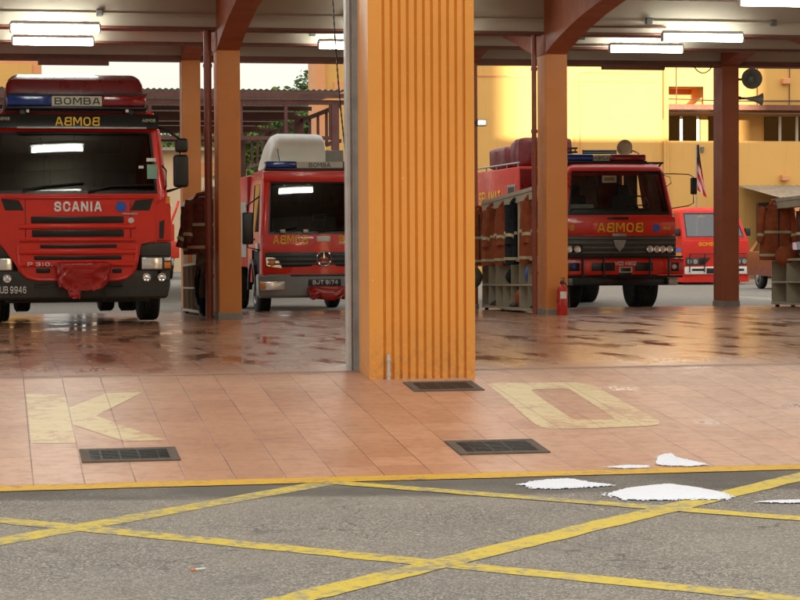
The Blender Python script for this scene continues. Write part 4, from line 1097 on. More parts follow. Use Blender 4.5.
MB().lathe([(-.12, .05), (-.02, .06), (.1, .085), (.2, .12), (.26, .16), (.27, .15), (.2, .1)], (c.x-.05, 1.1, c.z-.02), (-.55, -.8, .15), 24).build('roof_horn', 'beige', v.r, True)
MB().tube([(c.x, 1.1, c.z-.02), (c.x+.16, 1.1, c.z-.08), (c.x+.1, 1.15, Z(162))], .02, 6).build('horn_bracket', 'beige', v.r)
for s_ in (-1, 1):
    def X(px): return v.P(px, 200).x*s_
    mo = MB().box(min(X(691.3), X(697.3)), max(X(691.3), X(697.3)), .0, .07, Z(194.5), Z(177.5), .02, 3).build('mirror', 'black', v.r, True)
    MB().tube([(X(662), .3, Z(173.5)), (X(672), .05, Z(173.7)), (X(688), -.05, Z(174.5)), (X(694), .03, Z(177)), (X(694), .03, Z(203)), (X(688), -.02, Z(206)), (X(673), .1, Z(208.5))], .011, 6).build('mirror_arm', 'black', mo, True)
    MB().tube([(X(664), .2, Z(174)), (X(670), .0, Z(177)), (X(671.3), .0, Z(183)), (X(667), .1, Z(187))], .008, 6).build('small_mirror_arm', 'black', mo, True)
bd = MB().box(-w+.0, w-.0, 3.4, 7.6, .92, Z(170)*1.07, .03).build('body', 'red_orange', v.r, True)
bf = MB().box(-w+.02, w-.02, 3.38, 3.399, .95, Z(170)*1.05).build('body_front', 'darkred', bd)
# side lettering, window, white lower panels and rail on the left flank of the body
for k in range(3):
    MB().box(-w-.008, -w+.0, 3.55+k*1.35, 4.75+k*1.35, 1.05, 1.75, .003, 1).build('locker_shutter', 'white', bd)
MB().box(-w-.012, -w, 3.7, 4.4, 2.15, 2.5, .01).build('side_frame', 'steel', bd); MB().box(-w-.016, -w-.0125, 3.78, 4.32, 2.2, 2.45).build('side_pane', 'darkroom', bd)
t_ = text('side_lettering', 'SELAMAT', 0, 2.0, 2.12, 2.4, 0, 'yellow_txt', bd, False, .02)
for vv in t_.data.vertices: vv.co = Vector((-w-.012+vv.co.y*.5, 7.0-vv.co.x, vv.co.z))
tr = MB(); ztop = Z(170)*1.07
tr.tube([(-w+.03, 3.5, ztop+.08), (-w+.03, 7.5, ztop+.08)], .02, 6)
for i in range(5): tr.tube([(-w+.03, 3.6+i*.95, ztop-.01), (-w+.03, 3.6+i*.95, ztop+.08)], .015, 6)
tr.build('roof_rail', 'steel', bd, True)
def tarp(x0, x1, y0, y1, z0, z1, seed):
    rings = []
    for i in range(13):
        t = i/12; y = y0+(y1-y0)*t; e = min(1, min(t, 1-t)*8+.75)
        ring = []
        for k in range(28):
            a = 2*PI*k/28; ca, sa = math.cos(a), math.sin(a)
            ex = math.copysign(abs(ca)**.35, ca); ez = math.copysign(abs(sa)**.35, sa)
            f = 1+.07*noise.noise(Vector((ca*2+seed, sa*2, t*4)))
            ring.append(((x0+x1)/2+(x1-x0)/2*ex*f*e, y, max(z0, (z0+z1)/2+(z1-z0)/2*ez*f*e)))
        rings.append(ring)
    return MB().loft(rings)
o = tarp(-w+.1, -w+1.25, 3.75, 4.6, ztop+.003, ztop+.62, 1).build('tarp_bundle', 'maroon', v.r, True)
o = tarp(-w+.1, -w+1.2, 4.85, 6.6, ztop+.003, ztop+.5, 4).build('tarp_bundle', 'maroon', v.r, True)

# ---- 4. red van
Y4 = 58.5; cx = at(716.5, 250, Y4).x
v = Veh('van', (cx, Y4, -.3), 'red panel van with blue and orange stripe parked in the rear yard', 'van')
w = (v.P(749.5, 250).x-v.P(683, 250).x)/2
def Z(py): return v.P(716.5, py).z
lv = [(Z(277), w, .0, 4.2), (Z(252), w, .02, 4.2), (Z(238), w-.01, .1, 4.2), (Z(214), w-.1, .62, 4.2), (Z(210), w-.14, .72, 4.2), (Z(207.5), w-.25, .95, 4.15), (Z(206.8), w-.4, 1.2, 4.1)]
zb, zt, za, zb2 = Z(237), Z(212.5), Z(236), Z(213.5)
fx = [-1, -.97, -.94, -.5, 0, .5, .94, .97, 1]; sx = [0, .04, .1, .3, .34, .9, 1]
zs = [Z(282), Z(277), Z(260), Z(252), zb, za, (za+zb2)/2, zb2, zt, Z(210), Z(207.5), Z(206.8)]
fo4 = lambda k, u, z: k == 'F' and abs(u) < .97 and zb < z < zt
fg4 = lambda k, u, z: k == 'F' and abs(u) < .94 and za < z < zb2
sd4 = lambda k, u, z: k in 'LR' and (.1 < u < .3 or .34 < u < .9) and za < z < zb2
vr = simple('bright_van_red', (.60, .022, .012), .5, 0, .06, 3, .0, 0, .3)
shell(lv, zs, .09, .05, fx, sx, lambda k, u, z: not fo4(k, u, z) and not sd4(k, u, z), top=True).build('body', vr, v.r, True)
shell(lv, zs, .09, .05, fx, sx, lambda k, u, z: fo4(k, u, z) and not fg4(k, u, z), -.004).build('windscreen_surround', 'black', v.r, True)
shell(lv, zs, .09, .05, fx, sx, lambda k, u, z: fg4(k, u, z), .01).build('windscreen', glass('van_glass', (.6, .66, .66), 1.2), v.r, True)
for kk in 'LR':
    for ulo, uhi in ((.1, .3), (.34, .9)): shell(lv, zs, .09, .05, fx, sx, lambda k, u, z: k == kk and ulo < u < uhi and sd4(k, u, z), .008).build('side_window', 'glass_clear', v.r, True)
interior(v, w-.15, 3, Z(235)-.05, Z(243), .4)
v.pbox('front_face', vr, 684, 749, 240, 277, -.02, .05, .03)
v.ptext('front_lettering', 'BOMBA 1311', 698.5, 728, 242.3, 246, -.03, 'yellow_txt', False, .01)
g = v.pbox('grille', 'black', 685.5, 748, 257, 265.5, -.03, .0, .01)
for s_ in (-1, 1):
    def X(px): return v.P(px, 250).x*-s_
    xa, xb = sorted((X(686), X(699))); h = MB().box(xa, xb, -.045, .0, Z(265), Z(258), .012).build('headlamp', 'dgrey', v.r, True)
    for px in (689, 695): MB().lathe([(0, .075), (.012, .065), (.013, 0)], (X(px), -.04, Z(261.6)), (0, -1, 0), 16).build('headlamp_lens', 'steel', h, True)
    q = X(681)
    MB().box(min(q-.08, q+.08), max(q-.08, q+.08), .3, .42, Z(236), Z(228), .02).build('mirror', 'black', v.r, True)
    for k, (mt_, y0, y1) in enumerate((('bluelens', 248, 252), ('amber', 252.4, 255.8))):
        MB().box(-s_*(w+.006) if s_ > 0 else w-.004, -s_*(w-.004) if s_ > 0 else w+.006, .15, 3.9, Z(y1), Z(y0), 0).build('side_stripe', 'blue' if k == 0 else mt_, v.r)
v.pbox('bumper', 'white', 684.5, 750.5, 266.3, 274.5, -.09, .15, .03)
v.pbox('bumper_slot', 'black', 691, 703, 268.5, 271, -.096, -.08, .004); v.pbox('bumper_slot', 'black', 731, 743, 268.5, 271, -.096, -.08, .004)
v.pbox('number_plate', 'black', 705.5, 723, 268, 273.5, -.1, -.08, .004)
gb = MB(); gb.tube([(v.P(688, 0).x, -.14, Z(253.5)), (v.P(750, 0).x, -.14, Z(253.5))], .018, 6)
for px in (688, 703, 734, 750): gb.tube([(v.P(px, 0).x, -.14, Z(253.5)), (v.P(px, 0).x, -.12, Z(272))], .018, 6)
gb.build('nudge_bar', 'black', v.r)
v.pbox('sill', 'black', 686, 748, 276, 279.5, .1, .5, .01)
v.ptext('roof_sign', 'BOMBA', 704, 711, 215.5, 217.5, .55, 'yellow_txt', False, .0)
for s_ in (-1, 1):
    for y_ in (.75, 3.3): wheel(v.r, s_*(w-.14), y_, .32, .2, s_)

# ---- 5. far utility truck between first engine and pillar
Y5 = 74
p = at(178, 250, Y5); v = Veh('utility_truck', (p.x-1.25, Y5, -.3), 'distant red and cream utility truck seen between the big engine and the pillar', 'truck')
MB().box(-1.15, 1.15, .1, 2.0, .6, 2.0, .12, 3).build('cab', 'red_orange', v.r, True)
MB().box(-1.0, 1.0, .06, .11, 1.35, 1.9, .02).build('windscreen', 'glass', v.r)
MB().box(-1.1, 1.25, 2.1, 6.5, .9, 2.7, .1, 3).build('tank', 'wall_cream', v.r, True)
MB().box(-1.15, 1.3, .0, 6.6, .75, 1.35, .04).build('side_skirt', 'red_orange', v.r, True)
MB().box(-1.1, 1.1, -.08, .1, .5, .75, .03).build('bumper', 'steel', v.r, True)
MB().tube([(.9, -.05, 1.4), (1.0, -.1, 2.0), (1.2, -.1, 2.5), (1.28, .0, 2.75)], .045, 8).build('hose_frame', 'red', v.r)
for s_ in (-1, 1):
    for y_ in (.9, 5): wheel(v.r, s_*(.98), y_, .5, .3, s_)

# partly hidden grey car behind the right rack
Y6 = 50; p = at(768, 250, Y6); v = Veh('parked_car', (p.x+1.75, Y6, -.3), 'maroon and grey car front just visible behind the right clothes rack', 'car')
lv = [(.35, .82, .05, 4.), (.75, .84, .0, 4.), (.95, .83, .1, 4.), (1.0, .8, 1.0, 3.9), (1.5, .62, 1.7, 3.4), (1.55, .5, 1.9, 3.2)]
fx = [-1, -.8, 0, .8, 1]; sx = [0, .3, .5, .9, 1]; zs = [.35, .75, .95, 1.0, 1.45, 1.5, 1.55]
gl = lambda k, u, z: 1.0 < z < 1.45 and ((k == 'F' and abs(u) < .8) or (k in 'LR' and .3 < u < .9))
shell(lv, zs, .1, .05, fx, sx, lambda k, u, z: not gl(k, u, z), top=True).build('body', 'darkred', v.r, True)
for kk in 'LRF': shell(lv, zs, .1, .05, fx, sx, lambda k, u, z: k == kk and gl(k, u, z), .01).build('window', 'glass', v.r, True)
MB().box(-.86, .86, -.1, .1, .3, .58, .06, 3).build('bumper', 'steel', v.r, True)
MB().box(-.8, -.45, -.03, .02, .6, .72, .02).build('headlamp', 'lamp', v.r, True); MB().box(.45, .8, -.03, .02, .6, .72, .02).build('headlamp', 'lamp', v.r, True)
for s_ in (-1, 1):
    for y_ in (.8, 3.2): wheel(v.r, s_*.72, y_, .3, .18, s_)

# ------------------------------------------------------------------ clothes racks with turnout gear
def rack(A, B, label, rev=False):
    """A near end, B far end (x, y). Board with top rail and low pigeonholes opening towards -x."""
    r = empty('gear_rack', (A[0], A[1], floor_z(A[1])), label, 'clothes rack', 'turnout gear racks between the pillars')
    L = B[1]-A[1]; kx = (B[0]-A[0])/L; kz = (floor_z(B[1])-floor_z(A[1]))/L
    sh = lambda u: Vector((u.x+kx*u.y, u.y, u.z+kz*u.y))
    def bx(m, x0, x1, y0, y1, z0, z1): m.prism([(x0, y0), (x1, y0), (x1, y1), (x0, y1)], 'z', z0, z1, sh)
    m = MB(); bx(m, -.2, .2, 0, L, 1.84, 1.90); m.build('top_board', 'rack', r)
    m = MB(); bx(m, -.185, .0, .0, L, 1.72, 1.838); m.build('top_rail', 'rack', r)
    n = max(2, int(L/1.9))
    for i in range(n+1):
        y = min(L-.06, i*L/n); m = MB(); bx(m, -.17, -.11, y, y+.06, .84, 1.72); bx(m, .12, .18, y, y+.06, .84, 1.838); m.build('post', 'rack', r)
    m = MB(); bx(m, .182, .2, 0, L, .06, 1.0); m.build('back_board', 'brown_trim', r)  # dark brown stands in for the shade deep inside the pigeonholes
    m = MB(); bx(m, -.2, .18, 0, L, .80, .838); m.build('shelf', 'rack', r)
    m = MB(); bx(m, -.19, .18, 0, L, .42, .445); m.build('shelf', 'rack', r)
    m = MB(); bx(m, -.2, .18, 0, L, .04, .08); m.build('shelf', 'rack', r)
    k = int(L/.85)
    for i in range(k+1):
        y = min(i*L/k, L-.025); m = MB(); bx(m, -.195, .18, y, y+.025, .082, .418); bx(m, -.195, .18, y, y+.025, .447, .798); m.build('divider', 'rack', r)
    for y in (.1, L-.2):
        for x in (-.17, .12): m = MB(); bx(m, x, x+.06, y, y+.06, -.0, .04); m.build('foot', 'black', r)
    return r
def jacket(x, y, z, label, mat, group, wd=.25, h=.75, rz=0., band=True, seed=0):
    """hangs from hook height z; faces -y"""
    r = empty('turnout_jacket', (x, y, z), label, 'jacket', group, rz)
    rings = []
    for i in range(15):
        t = i/14; zz = -.1-h*t
        wx = wd*(.34+.66*min(1, (t/.10))**.6) * (1+.10*t) if t < .1 else wd*(1+.12*t)
        dy = .06+.05*min(1, t*4)+.015*t
        ring = []
        for k in range(32):
            a = 2*PI*k/32; f = 1+(.05+.12*t)*noise.noise(Vector((math.cos(a)*2.5+seed, math.sin(a)*2.5, t*1.3)))
            ring.append((wx*math.cos(a)*f, dy*math.sin(a)*f*1.1, zz+.012*noise.noise(Vector((a, seed, t*5)))))
        rings.append(ring)
    MB().loft(rings).build('body', mat, r, True)
    for s_ in (-1, 1):
        pts = []; rs = []
        for i in range(9):
            t = i/8; pts.append((s_*(wd*.86+.10*t+.02*math.sin(t*4+seed)), -.02-.04*t, -.15-.62*t)); rs.append(.078-.02*t+.006*math.sin(i*2.1+seed))
        sl = MB().tube(pts, rs, 14).build('sleeve', mat, r, True)
        if band:
            MB().tube([Vector(pts[6]), Vector(pts[7])-Vector((0, 0, -.03))], .069, 14).build('cuff_band', 'band', sl, True)
    if band:
        for tt in (.52, .93):
            rr = []
            for zz in (0, .045):
                i = tt*14; t = tt; w_ = wd*(1+.12*t)*1.06; d_ = (.125)*1.18
                rr.append([(w_*math.cos(2*PI*k/32), d_*math.sin(2*PI*k/32), -.1-h*t+zz) for k in range(32)])
            MB().loft(rr, False).build('reflective_band', 'band', r, True)
    MB().box(-.012, .012, -.135, -.11, -.1-h*.95, -.18, .004).build('zip_flap', 'black', r)
    MB().tube([(-.11, .02, -.13), (-.08, -.02, -.06), (0, -.03, -.04), (.08, -.02, -.06), (.11, .02, -.13)], .03, 8).build('collar', mat, r, True)
    MB().tube([(0, 0, -.06), (0, 0, .0), (.02, 0, .02), (.02, 0, .05)], .005, 6).build('hanger_hook', 'steel', r)
    return r
def boots(x, y, z, label, group='boots in the pigeonholes'):
    r = empty('rubber_boots', (x, y, z), label, 'boots', group)
    for dy in (-.075, .075):
        m = MB(); rings = []
        for t, xx, rx, ry in ((0, -.09, .13, .048), (.08, -.085, .13, .05), (.2, -.06, .105, .052), (.35, -.0, .07, .055), (.6, 0, .065, .058), (1, .0, .075, .065)):
            rings.append([(xx+rx*math.cos(2*PI*k/16), dy+ry*math.sin(2*PI*k/16), .002+.31*t) for k in range(16)])
        m.loft(rings).build('boot', 'black', r, True)
def bag(x, y, z, mat, label, s=.15, seed=0):
    m = MB(); rings = []
    for i in range(11):
        t = i/10; rr = math.sin(PI*(.08+.84*t))**.5
        rings.append([(s*rr*math.cos(2*PI*k/20)*(1+.15*noise.noise(Vector((math.cos(2*PI*k/20)*2, t*3, seed)))), s*1.25*rr*math.sin(2*PI*k/20), z-z+2.0*s*t) for k in range(20)])
    o = m.loft(rings).build('kit_bag', mat, smooth=True); o.location = (x, y, z); tag(o, label, 'bag'); return o

GJ = 'turnout jackets hanging on the racks'
GB = 'boots in the pigeonholes'
rA, rB = (8.02, 29.95), (8.6, 36.0)
rack(rA, rB, 'cream gear rack with pigeonholes behind the fluted pillar, full of orange jackets')
def rp(A, B, y): t = (y-A[1])/(B[1]-A[1]); return A[0]+(B[0]-A[0])*t
for (y, dx, mt_, lb, sd, rz) in ((30.9, -.16, 'turnout', 'orange brown jacket hanging nearest the right brown pillar on the middle rack', 1, .95),
                             (32.2, -.17, 'navy', 'navy blue jacket hanging on the middle rack', 2, .75),
                             (33.5, -.17, 'turnout', 'orange brown jacket hanging just left of the navy one', 3, .95),
                             (34.7, -.2, 'turnout', 'orange jacket second from the fluted pillar on the middle rack', 4, .8),
                             (35.6, -.36, 'turnout', 'orange jacket hanging nearest the fluted pillar on the middle rack', 5, .3)):
    jacket(rp(rA, rB, y)+dx, y, floor_z(y)+1.84, lb, mt_, GJ, .23, .98, rz, True, sd)
for i, (y, lb) in enumerate(((30.25, 'black rubber boots low in the middle rack beside the brown pillar'), (32.4, 'black rubber boots on the floor shelf in the middle of the middle rack'), (34.6, 'black rubber boots at the far low end of the middle rack'))):
    boots(rp(rA, rB, y)-.02, y, floor_z(y)+.085, lb)
y = 31.0; bag(rp(rA, rB, y)-.08, y, floor_z(y)+.45, 'blue', 'blue kit bag stuffed in a pigeonhole of the middle rack', .14, 1)
y = 31.9; bag(rp(rA, rB, y)-.1, y, floor_z(y)+.085, 'turnout', 'orange bundle of cloth low in the middle rack', .14, 2)
y = 35.4; bag(rp(rA, rB, y)-.45, y, floor_z(y)+.40, 'trousers', 'olive brown kit bag hung at the far end of the middle rack', .17, 4)
y = 33.1; bag(rp(rA, rB, y)-.08, y, floor_z(y)+.45, 'navy', 'dark bundle in the upper pigeonholes of the middle rack', .12, 5)
lA, lB = (3.27, 30.3), (3.36, 36.2)
rack(lA, lB, 'gear rack half hidden behind the left orange pillar and brown pipe')
jacket(2.98, 30.7, 1.80, 'dark brown turnout jacket hanging left of the brown pipe', 'turnout_dark', GJ, .2, .80, .2, True, 7)
jacket(3.05, 32.2, 1.74, 'dark brown turnout jacket hanging behind the front one at left', 'turnout_dark', GJ, .2, .78, -.2, True, 9)
# hanging trousers with boots
y = 30.9; r = empty('turnout_trousers', (3.06, y, .0), 'grey turnout trousers and boots standing under the dark jacket at left', 'trousers')
for s_ in (-1, 1):
    MB().tube([(s_*.08, 0, .16), (s_*.085, .01, .4), (s_*.08, 0, .72), (s_*.06, 0, .92)], [.065, .08, .09, .1], 14).build('leg', 'trousers', r, True)
    m = MB(); rings = []
    for t, yy, ry, rx in ((0, -.05, .13, .048), (.1, -.05, .13, .05), (.3, -.03, .1, .055), (.55, 0, .065, .06), (1, .0, .07, .065)):
        rings.append([(s_*.08+rx*math.cos(2*PI*k/16), yy+ry*math.sin(2*PI*k/16), -.03+.26*t) for k in range(16)])
    m.loft(rings).build('boot', 'black', r, True)
MB().tube([(-.12, -.03, .7), (-.16, -.08, .5), (-.17, -.1, .3), (-.15, -.1, .12)], .035, 8).build('strap_roll', 'black', r, True)
qA, qB = (13.42, 30.9), (13.66, 35.2)
rack(qA, qB, 'gear rack at the right edge of the picture behind the loudspeaker pillar')
for (y, dx, mt_, lb, sd) in ((33.0, .35, 'turnout_dark', 'brown turnout jacket hanging at the very right edge', 11),
                             (34.3, .62, 'turnout_dark', 'brown turnout jacket hanging second from the right edge', 12),
                             (35.0, .12, 'turnout', 'brown orange jacket with long sleeves, nearest the loudspeaker pillar', 13)):
    jacket(13.35+dx, y, floor_z(y)+1.9, lb, mt_, GJ, .28, .98, random.uniform(-.2, .2), True, sd)
y = 34.6; bag(13.45, y-.1, floor_z(y)+.72, 'turnout', 'orange bundle on the shelf under the right hand jackets', .17, 8)
boots(13.5, 33.2, floor_z(33.2)+.085, 'black rubber boots low in the right hand rack')

# fire extinguisher
p = at(561.5, 250, 29.15); zf = floor_z(29.15)
r = empty('fire_extinguisher', (p.x, 29.12, zf), 'red fire extinguisher with white label standing at the foot of the right pillar', 'extinguisher')
MB().lathe([(0, .07), (.02, .078), (.36, .078), (.40, .065), (.43, .03), (.45, .025)], (0, 0, 0), (0, 0, 1), 28).build('cylinder', 'extinguisher', r, True)
m = MB(); rr = [[(.0792*math.sin(a), -.0792*math.cos(a), z) for a in [(-.62+1.24*k/10) for k in range(11)]] for z in (.24, .34)]
V = [[m.bm.verts.new(p_) for p_ in q] for q in rr]
for k in range(10): m.bm.faces.new((V[0][k], V[0][k+1], V[1][k+1], V[1][k]))
m.build('label', 'white', r)
MB().box(-.025, .025, -.03, .03, .45, .49, .005).box(-.02, .02, -.09, .0, .5, .512).box(-.02, .02, -.085, .0, .525, .537).build('valve', 'black', r)
MB().tube([(0, .03, .47), (.06, .06, .46), (.1, .04, .38), (.105, .0, .22), (.1, -.02, .1)], .011, 8).build('hose', 'black', r, True)

# loudspeakers and floodlight on rear pillars
def horn(o, d, size, label, dep):
    r = empty('horn_loudspeaker', o, label, 'loudspeaker', 'horn loudspeakers on the rear pillar')
    d = Vector(d).normalized()
    pr = [(-dep*.55, size*.28), (-dep*.3, size*.3), (-dep*.28, size*.16), (0, size*.2), (dep*.3, size*.38), (dep*.55, size*.62), (dep*.72, size*.98), (dep*.74, size), (dep*.72, size*.95), (dep*.5, size*.55), (dep*.2, size*.32)]
    MB().lathe(pr, (0, 0, 0), d, 32).build('horn', 'horn', r, True)
    MB().lathe([(dep*.2, size*.2), (dep*.42, size*.16), (dep*.46, size*.05)], (0, 0, 0), d, 16).build('driver_cone', 'green', r, True)
    MB().box(-.3, -.05, -.02, .02, -.02, .02).build('bracket', 'dgrey', r)
p = at(750.5, 79.5, 36.6); horn(p, (-.25, -1, 0), .19, 'round grey horn loudspeaker facing out, the upper one on the pillar', .3)
p = at(747, 98.5, 36.6); horn(p, (1, -.12, -.06), .115, 'grey horn loudspeaker turned sideways, the lower one on the pillar', .38)
p = at(481, 123, 36.5); r = empty('floodlight', p, 'small grey floodlight on the pillar edge right of the fluted pillar', 'floodlight')
MB().box(-.1, .08, -.12, 0, -.06, .06, .02).build('lamp_head', 'steel', r, True); MB().box(-.16, -.1, -.03, .03, -.02, .02).build('arm', 'dgrey', r)
MB().box(-.08, .06, -.125, -.12, -.045, .045).build('lens', 'lamp', r)
m = MB(); pts = [at(694+i*1.5, 66+7*math.sin(PI*i/12)**.7, 36.5) for i in range(13)]
m.tube(pts, .012, 6); o = m.build('cable_loop', 'black'); recentre(o, pts[0]); tag(o, 'dark cable loop drooping from the rear beam', 'cable')

# ------------------------------------------------------------------ yard: yellow building
YW = 68.0
def W(px, py, Y=YW): return at(px, py, Y)
bO = Vector((W(472, 200).x, YW, -.3))
yb = empty('yellow_building', bO, 'yellow two storey building with dark windows and brown ledge behind the yard', 'building')
def yp(mb, name, mat, par=None, **k):
    o = mb.build(name, mat, par or yb, **k); o.data.transform(Matrix.Translation(-bO)); return o
xL = W(316, 150).x; xE = W(663, 150).x; XR = 46.0; TOP = 9.2
zpar = W(722, 141).z; zs0, zs1 = W(735, 110).z, W(735, 104.8).z
xM = W(480, 0).x; yp(MB().box(xL+.3, xM, YW, YW+1.2, -.3, TOP).box(xM+.001, xE, YW, YW+10, -.3, TOP), 'wall', 'wall_yellow')
yp(MB().box(xL-.05, xL+.3, YW-.15, YW+1.3, -.3, TOP), 'corner_pier', 'wall_peach')
yp(MB().box(xL+.6, W(480, 0).x-2, YW-.05, YW, W(330, 90).z, W(330, 82).z), 'wall_band', 'wall_peach')
yp(MB().box(xE+.002, XR, YW, YW+.2, -.3, zpar), 'parapet', 'wall_yellow')
yp(MB().box(xE+.002, XR, YW-.12, YW+1.6, zs0, zs1), 'ledge', 'brown_trim')
# upper wall right of the block with its recessed opening
rx0, rx1 = W(667, 100).x, W(703.5, 100).x; rz0, rz1 = zs1+.002, W(685, 86.5).z
yp(MB().box(xE+.002, rx0, YW, YW+1.5, rz0, TOP).box(rx1, XR, YW, YW+1.5, rz0, TOP).box(rx0+.002, rx1-.002, YW, YW+1.5, rz1, TOP), 'upper_wall', 'wall_yellow')
yp(MB().box(rx0, rx1, YW+1.3, YW+1.49, rz0, rz1), 'recess_back', 'orange')
m = MB(); m.prism([(rx0+1.0, rz0), (rx1-.01, rz0), (rx1-.01, rz1-.35)], 'y', YW+.15, YW+1.25); yp(m, 'stair_soffit', 'orange')
yp(MB().box(xE+.002, XR, YW+1.6, YW+1.8, zpar-1.5, zs0-.002), 'corridor_wall', 'wall_peach' if False else 'wall_yellow')
# shallow plaster frames and pipes on the block
x0, z1 = W(574, 80).x, W(574, 79).z
yp(MB().box(x0, x0+.06, YW-.035, YW, 1.0, z1).box(x0+.06, W(658, 80).x, YW-.035, YW, z1-.08, z1), 'plaster_frame', 'wall_yellow')
yp(MB().box(W(477, 0).x, W(533, 0).x, YW-.03, YW, W(500, 76.6).z, W(500, 75).z), 'plaster_line', 'wall_peach')
for px in (664, 666.3): c = W(px, 100); yp(MB().tube([(c.x, YW-.1, -.3), (c.x, YW-.1, TOP)], .05, 8), 'wall_pipe', 'wall_yellow')
c = W(745.5, 100); yp(MB().tube([(c.x, YW+1.45, zpar-.3), (c.x, YW+1.45, zs0-.01)], .07, 8), 'wall_pipe', 'pipe')
for (x0, x1, mull) in ((666.5, 700, (681.2, 698)), (708, 723.5, ()), (764, 801, (780, 797))):
    a, b = W(x0, 139, YW+1.6).x, W(x1, 139, YW+1.6).x; z0, z1 = zpar-.2, W(700, 113.5).z
    wd = yp(MB().box(a, b, YW+1.56, YW+1.598, z0, z1), 'window', 'darkroom')
    yp(MB().box(a, b, YW+1.55, YW+1.558, z0+.02, z1-.02), 'pane', 'glass', wd)
    for px in mull: q = W(px, 120, YW+1.5).x; yp(MB().box(q-.05, q+.05, YW+1.5, YW+1.549, z0, z1), 'mullion', 'white', wd)
for (px, z_) in ((676, 9.0), (757, 9.0), (789, 9.0)):
    c = W(px, 100); yp(MB().tube([(c.x, YW-.04, zs1+.0), (c.x+.02, YW-.04, z_)], .018, 6), 'wall_cable', 'brown_trim')
c0_ = W(668, 101.5); c1_ = W(800, 104); yp(MB().tube([(c0_.x, YW-.05, zs1+.18), ((c0_.x+c1_.x)/2, YW-.05, zs1+.13), (c1_.x+3, YW-.05, zs1+.17)], .02, 6), 'wall_cable', 'dgrey')
c0_ = W(580, 150); yp(MB().tube([(c0_.x, YW-.04, 1.0), (c0_.x, YW-.04, 6.6), (c0_.x+2.4, YW-.04, 6.62)], .02, 6), 'wall_cable', 'wall_peach')
yp(MB().box(W(700, 0).x, W(703, 0).x, YW-.12, YW-.001, W(700, 152).z, W(700, 147).z, .01), 'meter_box', 'mgrey')
# small wall fittings
for (px, py) in ((785, 81.5), (784, 178)):
    q = W(px, py); yp(MB().box(q.x-.15, q.x+.12, YW-.25, YW-.001, q.z-.1, q.z+.1, .03), 'wall_fitting', 'wall_peach')
yp(MB().box(xL-.2, xM, YW-.3, YW+1.5, TOP+.002, TOP+.25).box(xM+.001, XR+.2, YW-.3, YW+10.3, TOP+.002, TOP+.25), 'roof', 'concrete')
# lean-to at the right
lx0 = W(738, 190).x
zt_, zb_ = W(760, 186).z, at(760, 198, YW-4).z
lt = empty('lean_to', (lx0, YW-4, -.3), 'lean-to shelter with weathered grey corrugated roof against the yellow wall', 'shelter')
def corr(x0, x1, y0, y1, z0, z1, per, amp, th=.02):
    m = MB(); n = int((x1-x0)/per*4); tops = []; bots = []
    for i in range(n+1):
        x = x0+(x1-x0)*i/n; d = amp*math.sin(i*PI/2)
        tops.append(((x, y0, z0+d), (x, y1, z1+d)))
    V = [[m.bm.verts.new(p) for p in t] for t in tops]
    for a, b in zip(V, V[1:]): m.bm.faces.new((a[0], b[0], b[1], a[1]))
    return m
def lp(mb, name, mat, **k):
    o = mb.build(name, mat, lt, **k); o.data.transform(Matrix.Translation(-Vector(lt.location))); return o
lp(corr(lx0, 36, YW-4, YW-.05, zb_, zt_, .25, .035), 'roof', 'awning', smooth=True)
lp(MB().box(lx0+.3, 36, YW-3.9, YW-3.8, zb_-.42, zb_-.06), 'fascia', 'wall_peach')
for x in (lx0+.4, lx0+3.6, lx0+6.8): lp(MB().box(x, x+.15, YW-3.88, YW-3.73, -.3, zb_-.43), 'post', 'wall_peach')
lp(MB().box(lx0+.2, 36, YW-1.4, YW-1.2, -.3, zb_-.1), 'back_wall', 'darkroom')  # near-black colour stands in for the shade under the lean-to roof
# pale sheet leaning on the lean-to roof
# flag
px = at(696.5, 145, 61); fl = empty('flag', (px.x, 61, -.3), 'drooping red and white striped flag with blue corner on a thin pole', 'flag')
zt = px.z+.3
MB().tube([(0, 0, 0), (0, 0, zt+.02)], .025, 8).build('pole', 'steel', fl)
def drape(z0, z1, w0, w1, u0, u1):
    m = MB(); V = []
    for i in range(9):
        t = i/8; row = []
        for k in range(9):
            u = u0+(u1-u0)*k/8; ww = w0+(w1-w0)*t
            row.append(m.bm.verts.new((.03+ww*u, .05*math.sin(u*9+t), z0+(z1-z0)*t-.25*u*t)))
        V.append(row)
    for a, b in zip(V, V[1:]):
        for k in range(8): m.bm.faces.new((a[k], a[k+1], b[k+1], b[k]))
    return m
fm, nt, b_ = newmat('striped_flag_cloth')
g = N(nt, 'ShaderNodeTexCoord').outputs['Object']; s_ = N(nt, 'ShaderNodeSeparateXYZ'); nt.links.new(g, s_.inputs[0])
u_ = math_(nt, 'ADD', math_(nt, 'MULTIPLY', s_.outputs[0], 7.), math_(nt, 'MULTIPLY', s_.outputs[2], 2.4))
st_ = math_(nt, 'GREATER_THAN', math_(nt, 'FRACT', u_), .5)
nt.links.new(mix(nt, st_, (.45, .02, .03), (.6, .5, .48)), b_.inputs['Base Color']); b_.inputs['Roughness'].default_value = .8
drape(zt, zt-1.35, .02, .28, 0, 1).build('cloth', fm, fl, True)
drape(zt+.01, zt-.5, .02, .1, 0, 1).build('canton', 'navy', fl, True).location.y = -.07

# left peach building, far left
YL = 80.; q0 = at(-60, 60, YL); q1 = at(41.5, 60, YL)
lb = empty('peach_building', (q0.x, YL, -.3), 'peach and yellow building corner above the left engine', 'building')
h_ = at(20, 30, YL).z+.3
MB().box(0, q1.x-q0.x, 0, 8, 0, h_).build('wall', 'wall_peach', lb)
MB().box(-.02, at(31, 0, YL).x-q0.x, -.12, -.001, 0, at(20, 64.5, YL).z+.3).build('lower_wall', 'wall_yellow', lb)
MB().box(-.3, q1.x-q0.x+.3, -.3, 8.3, h_+.002, h_+.3).build('roof', 'concrete', lb)

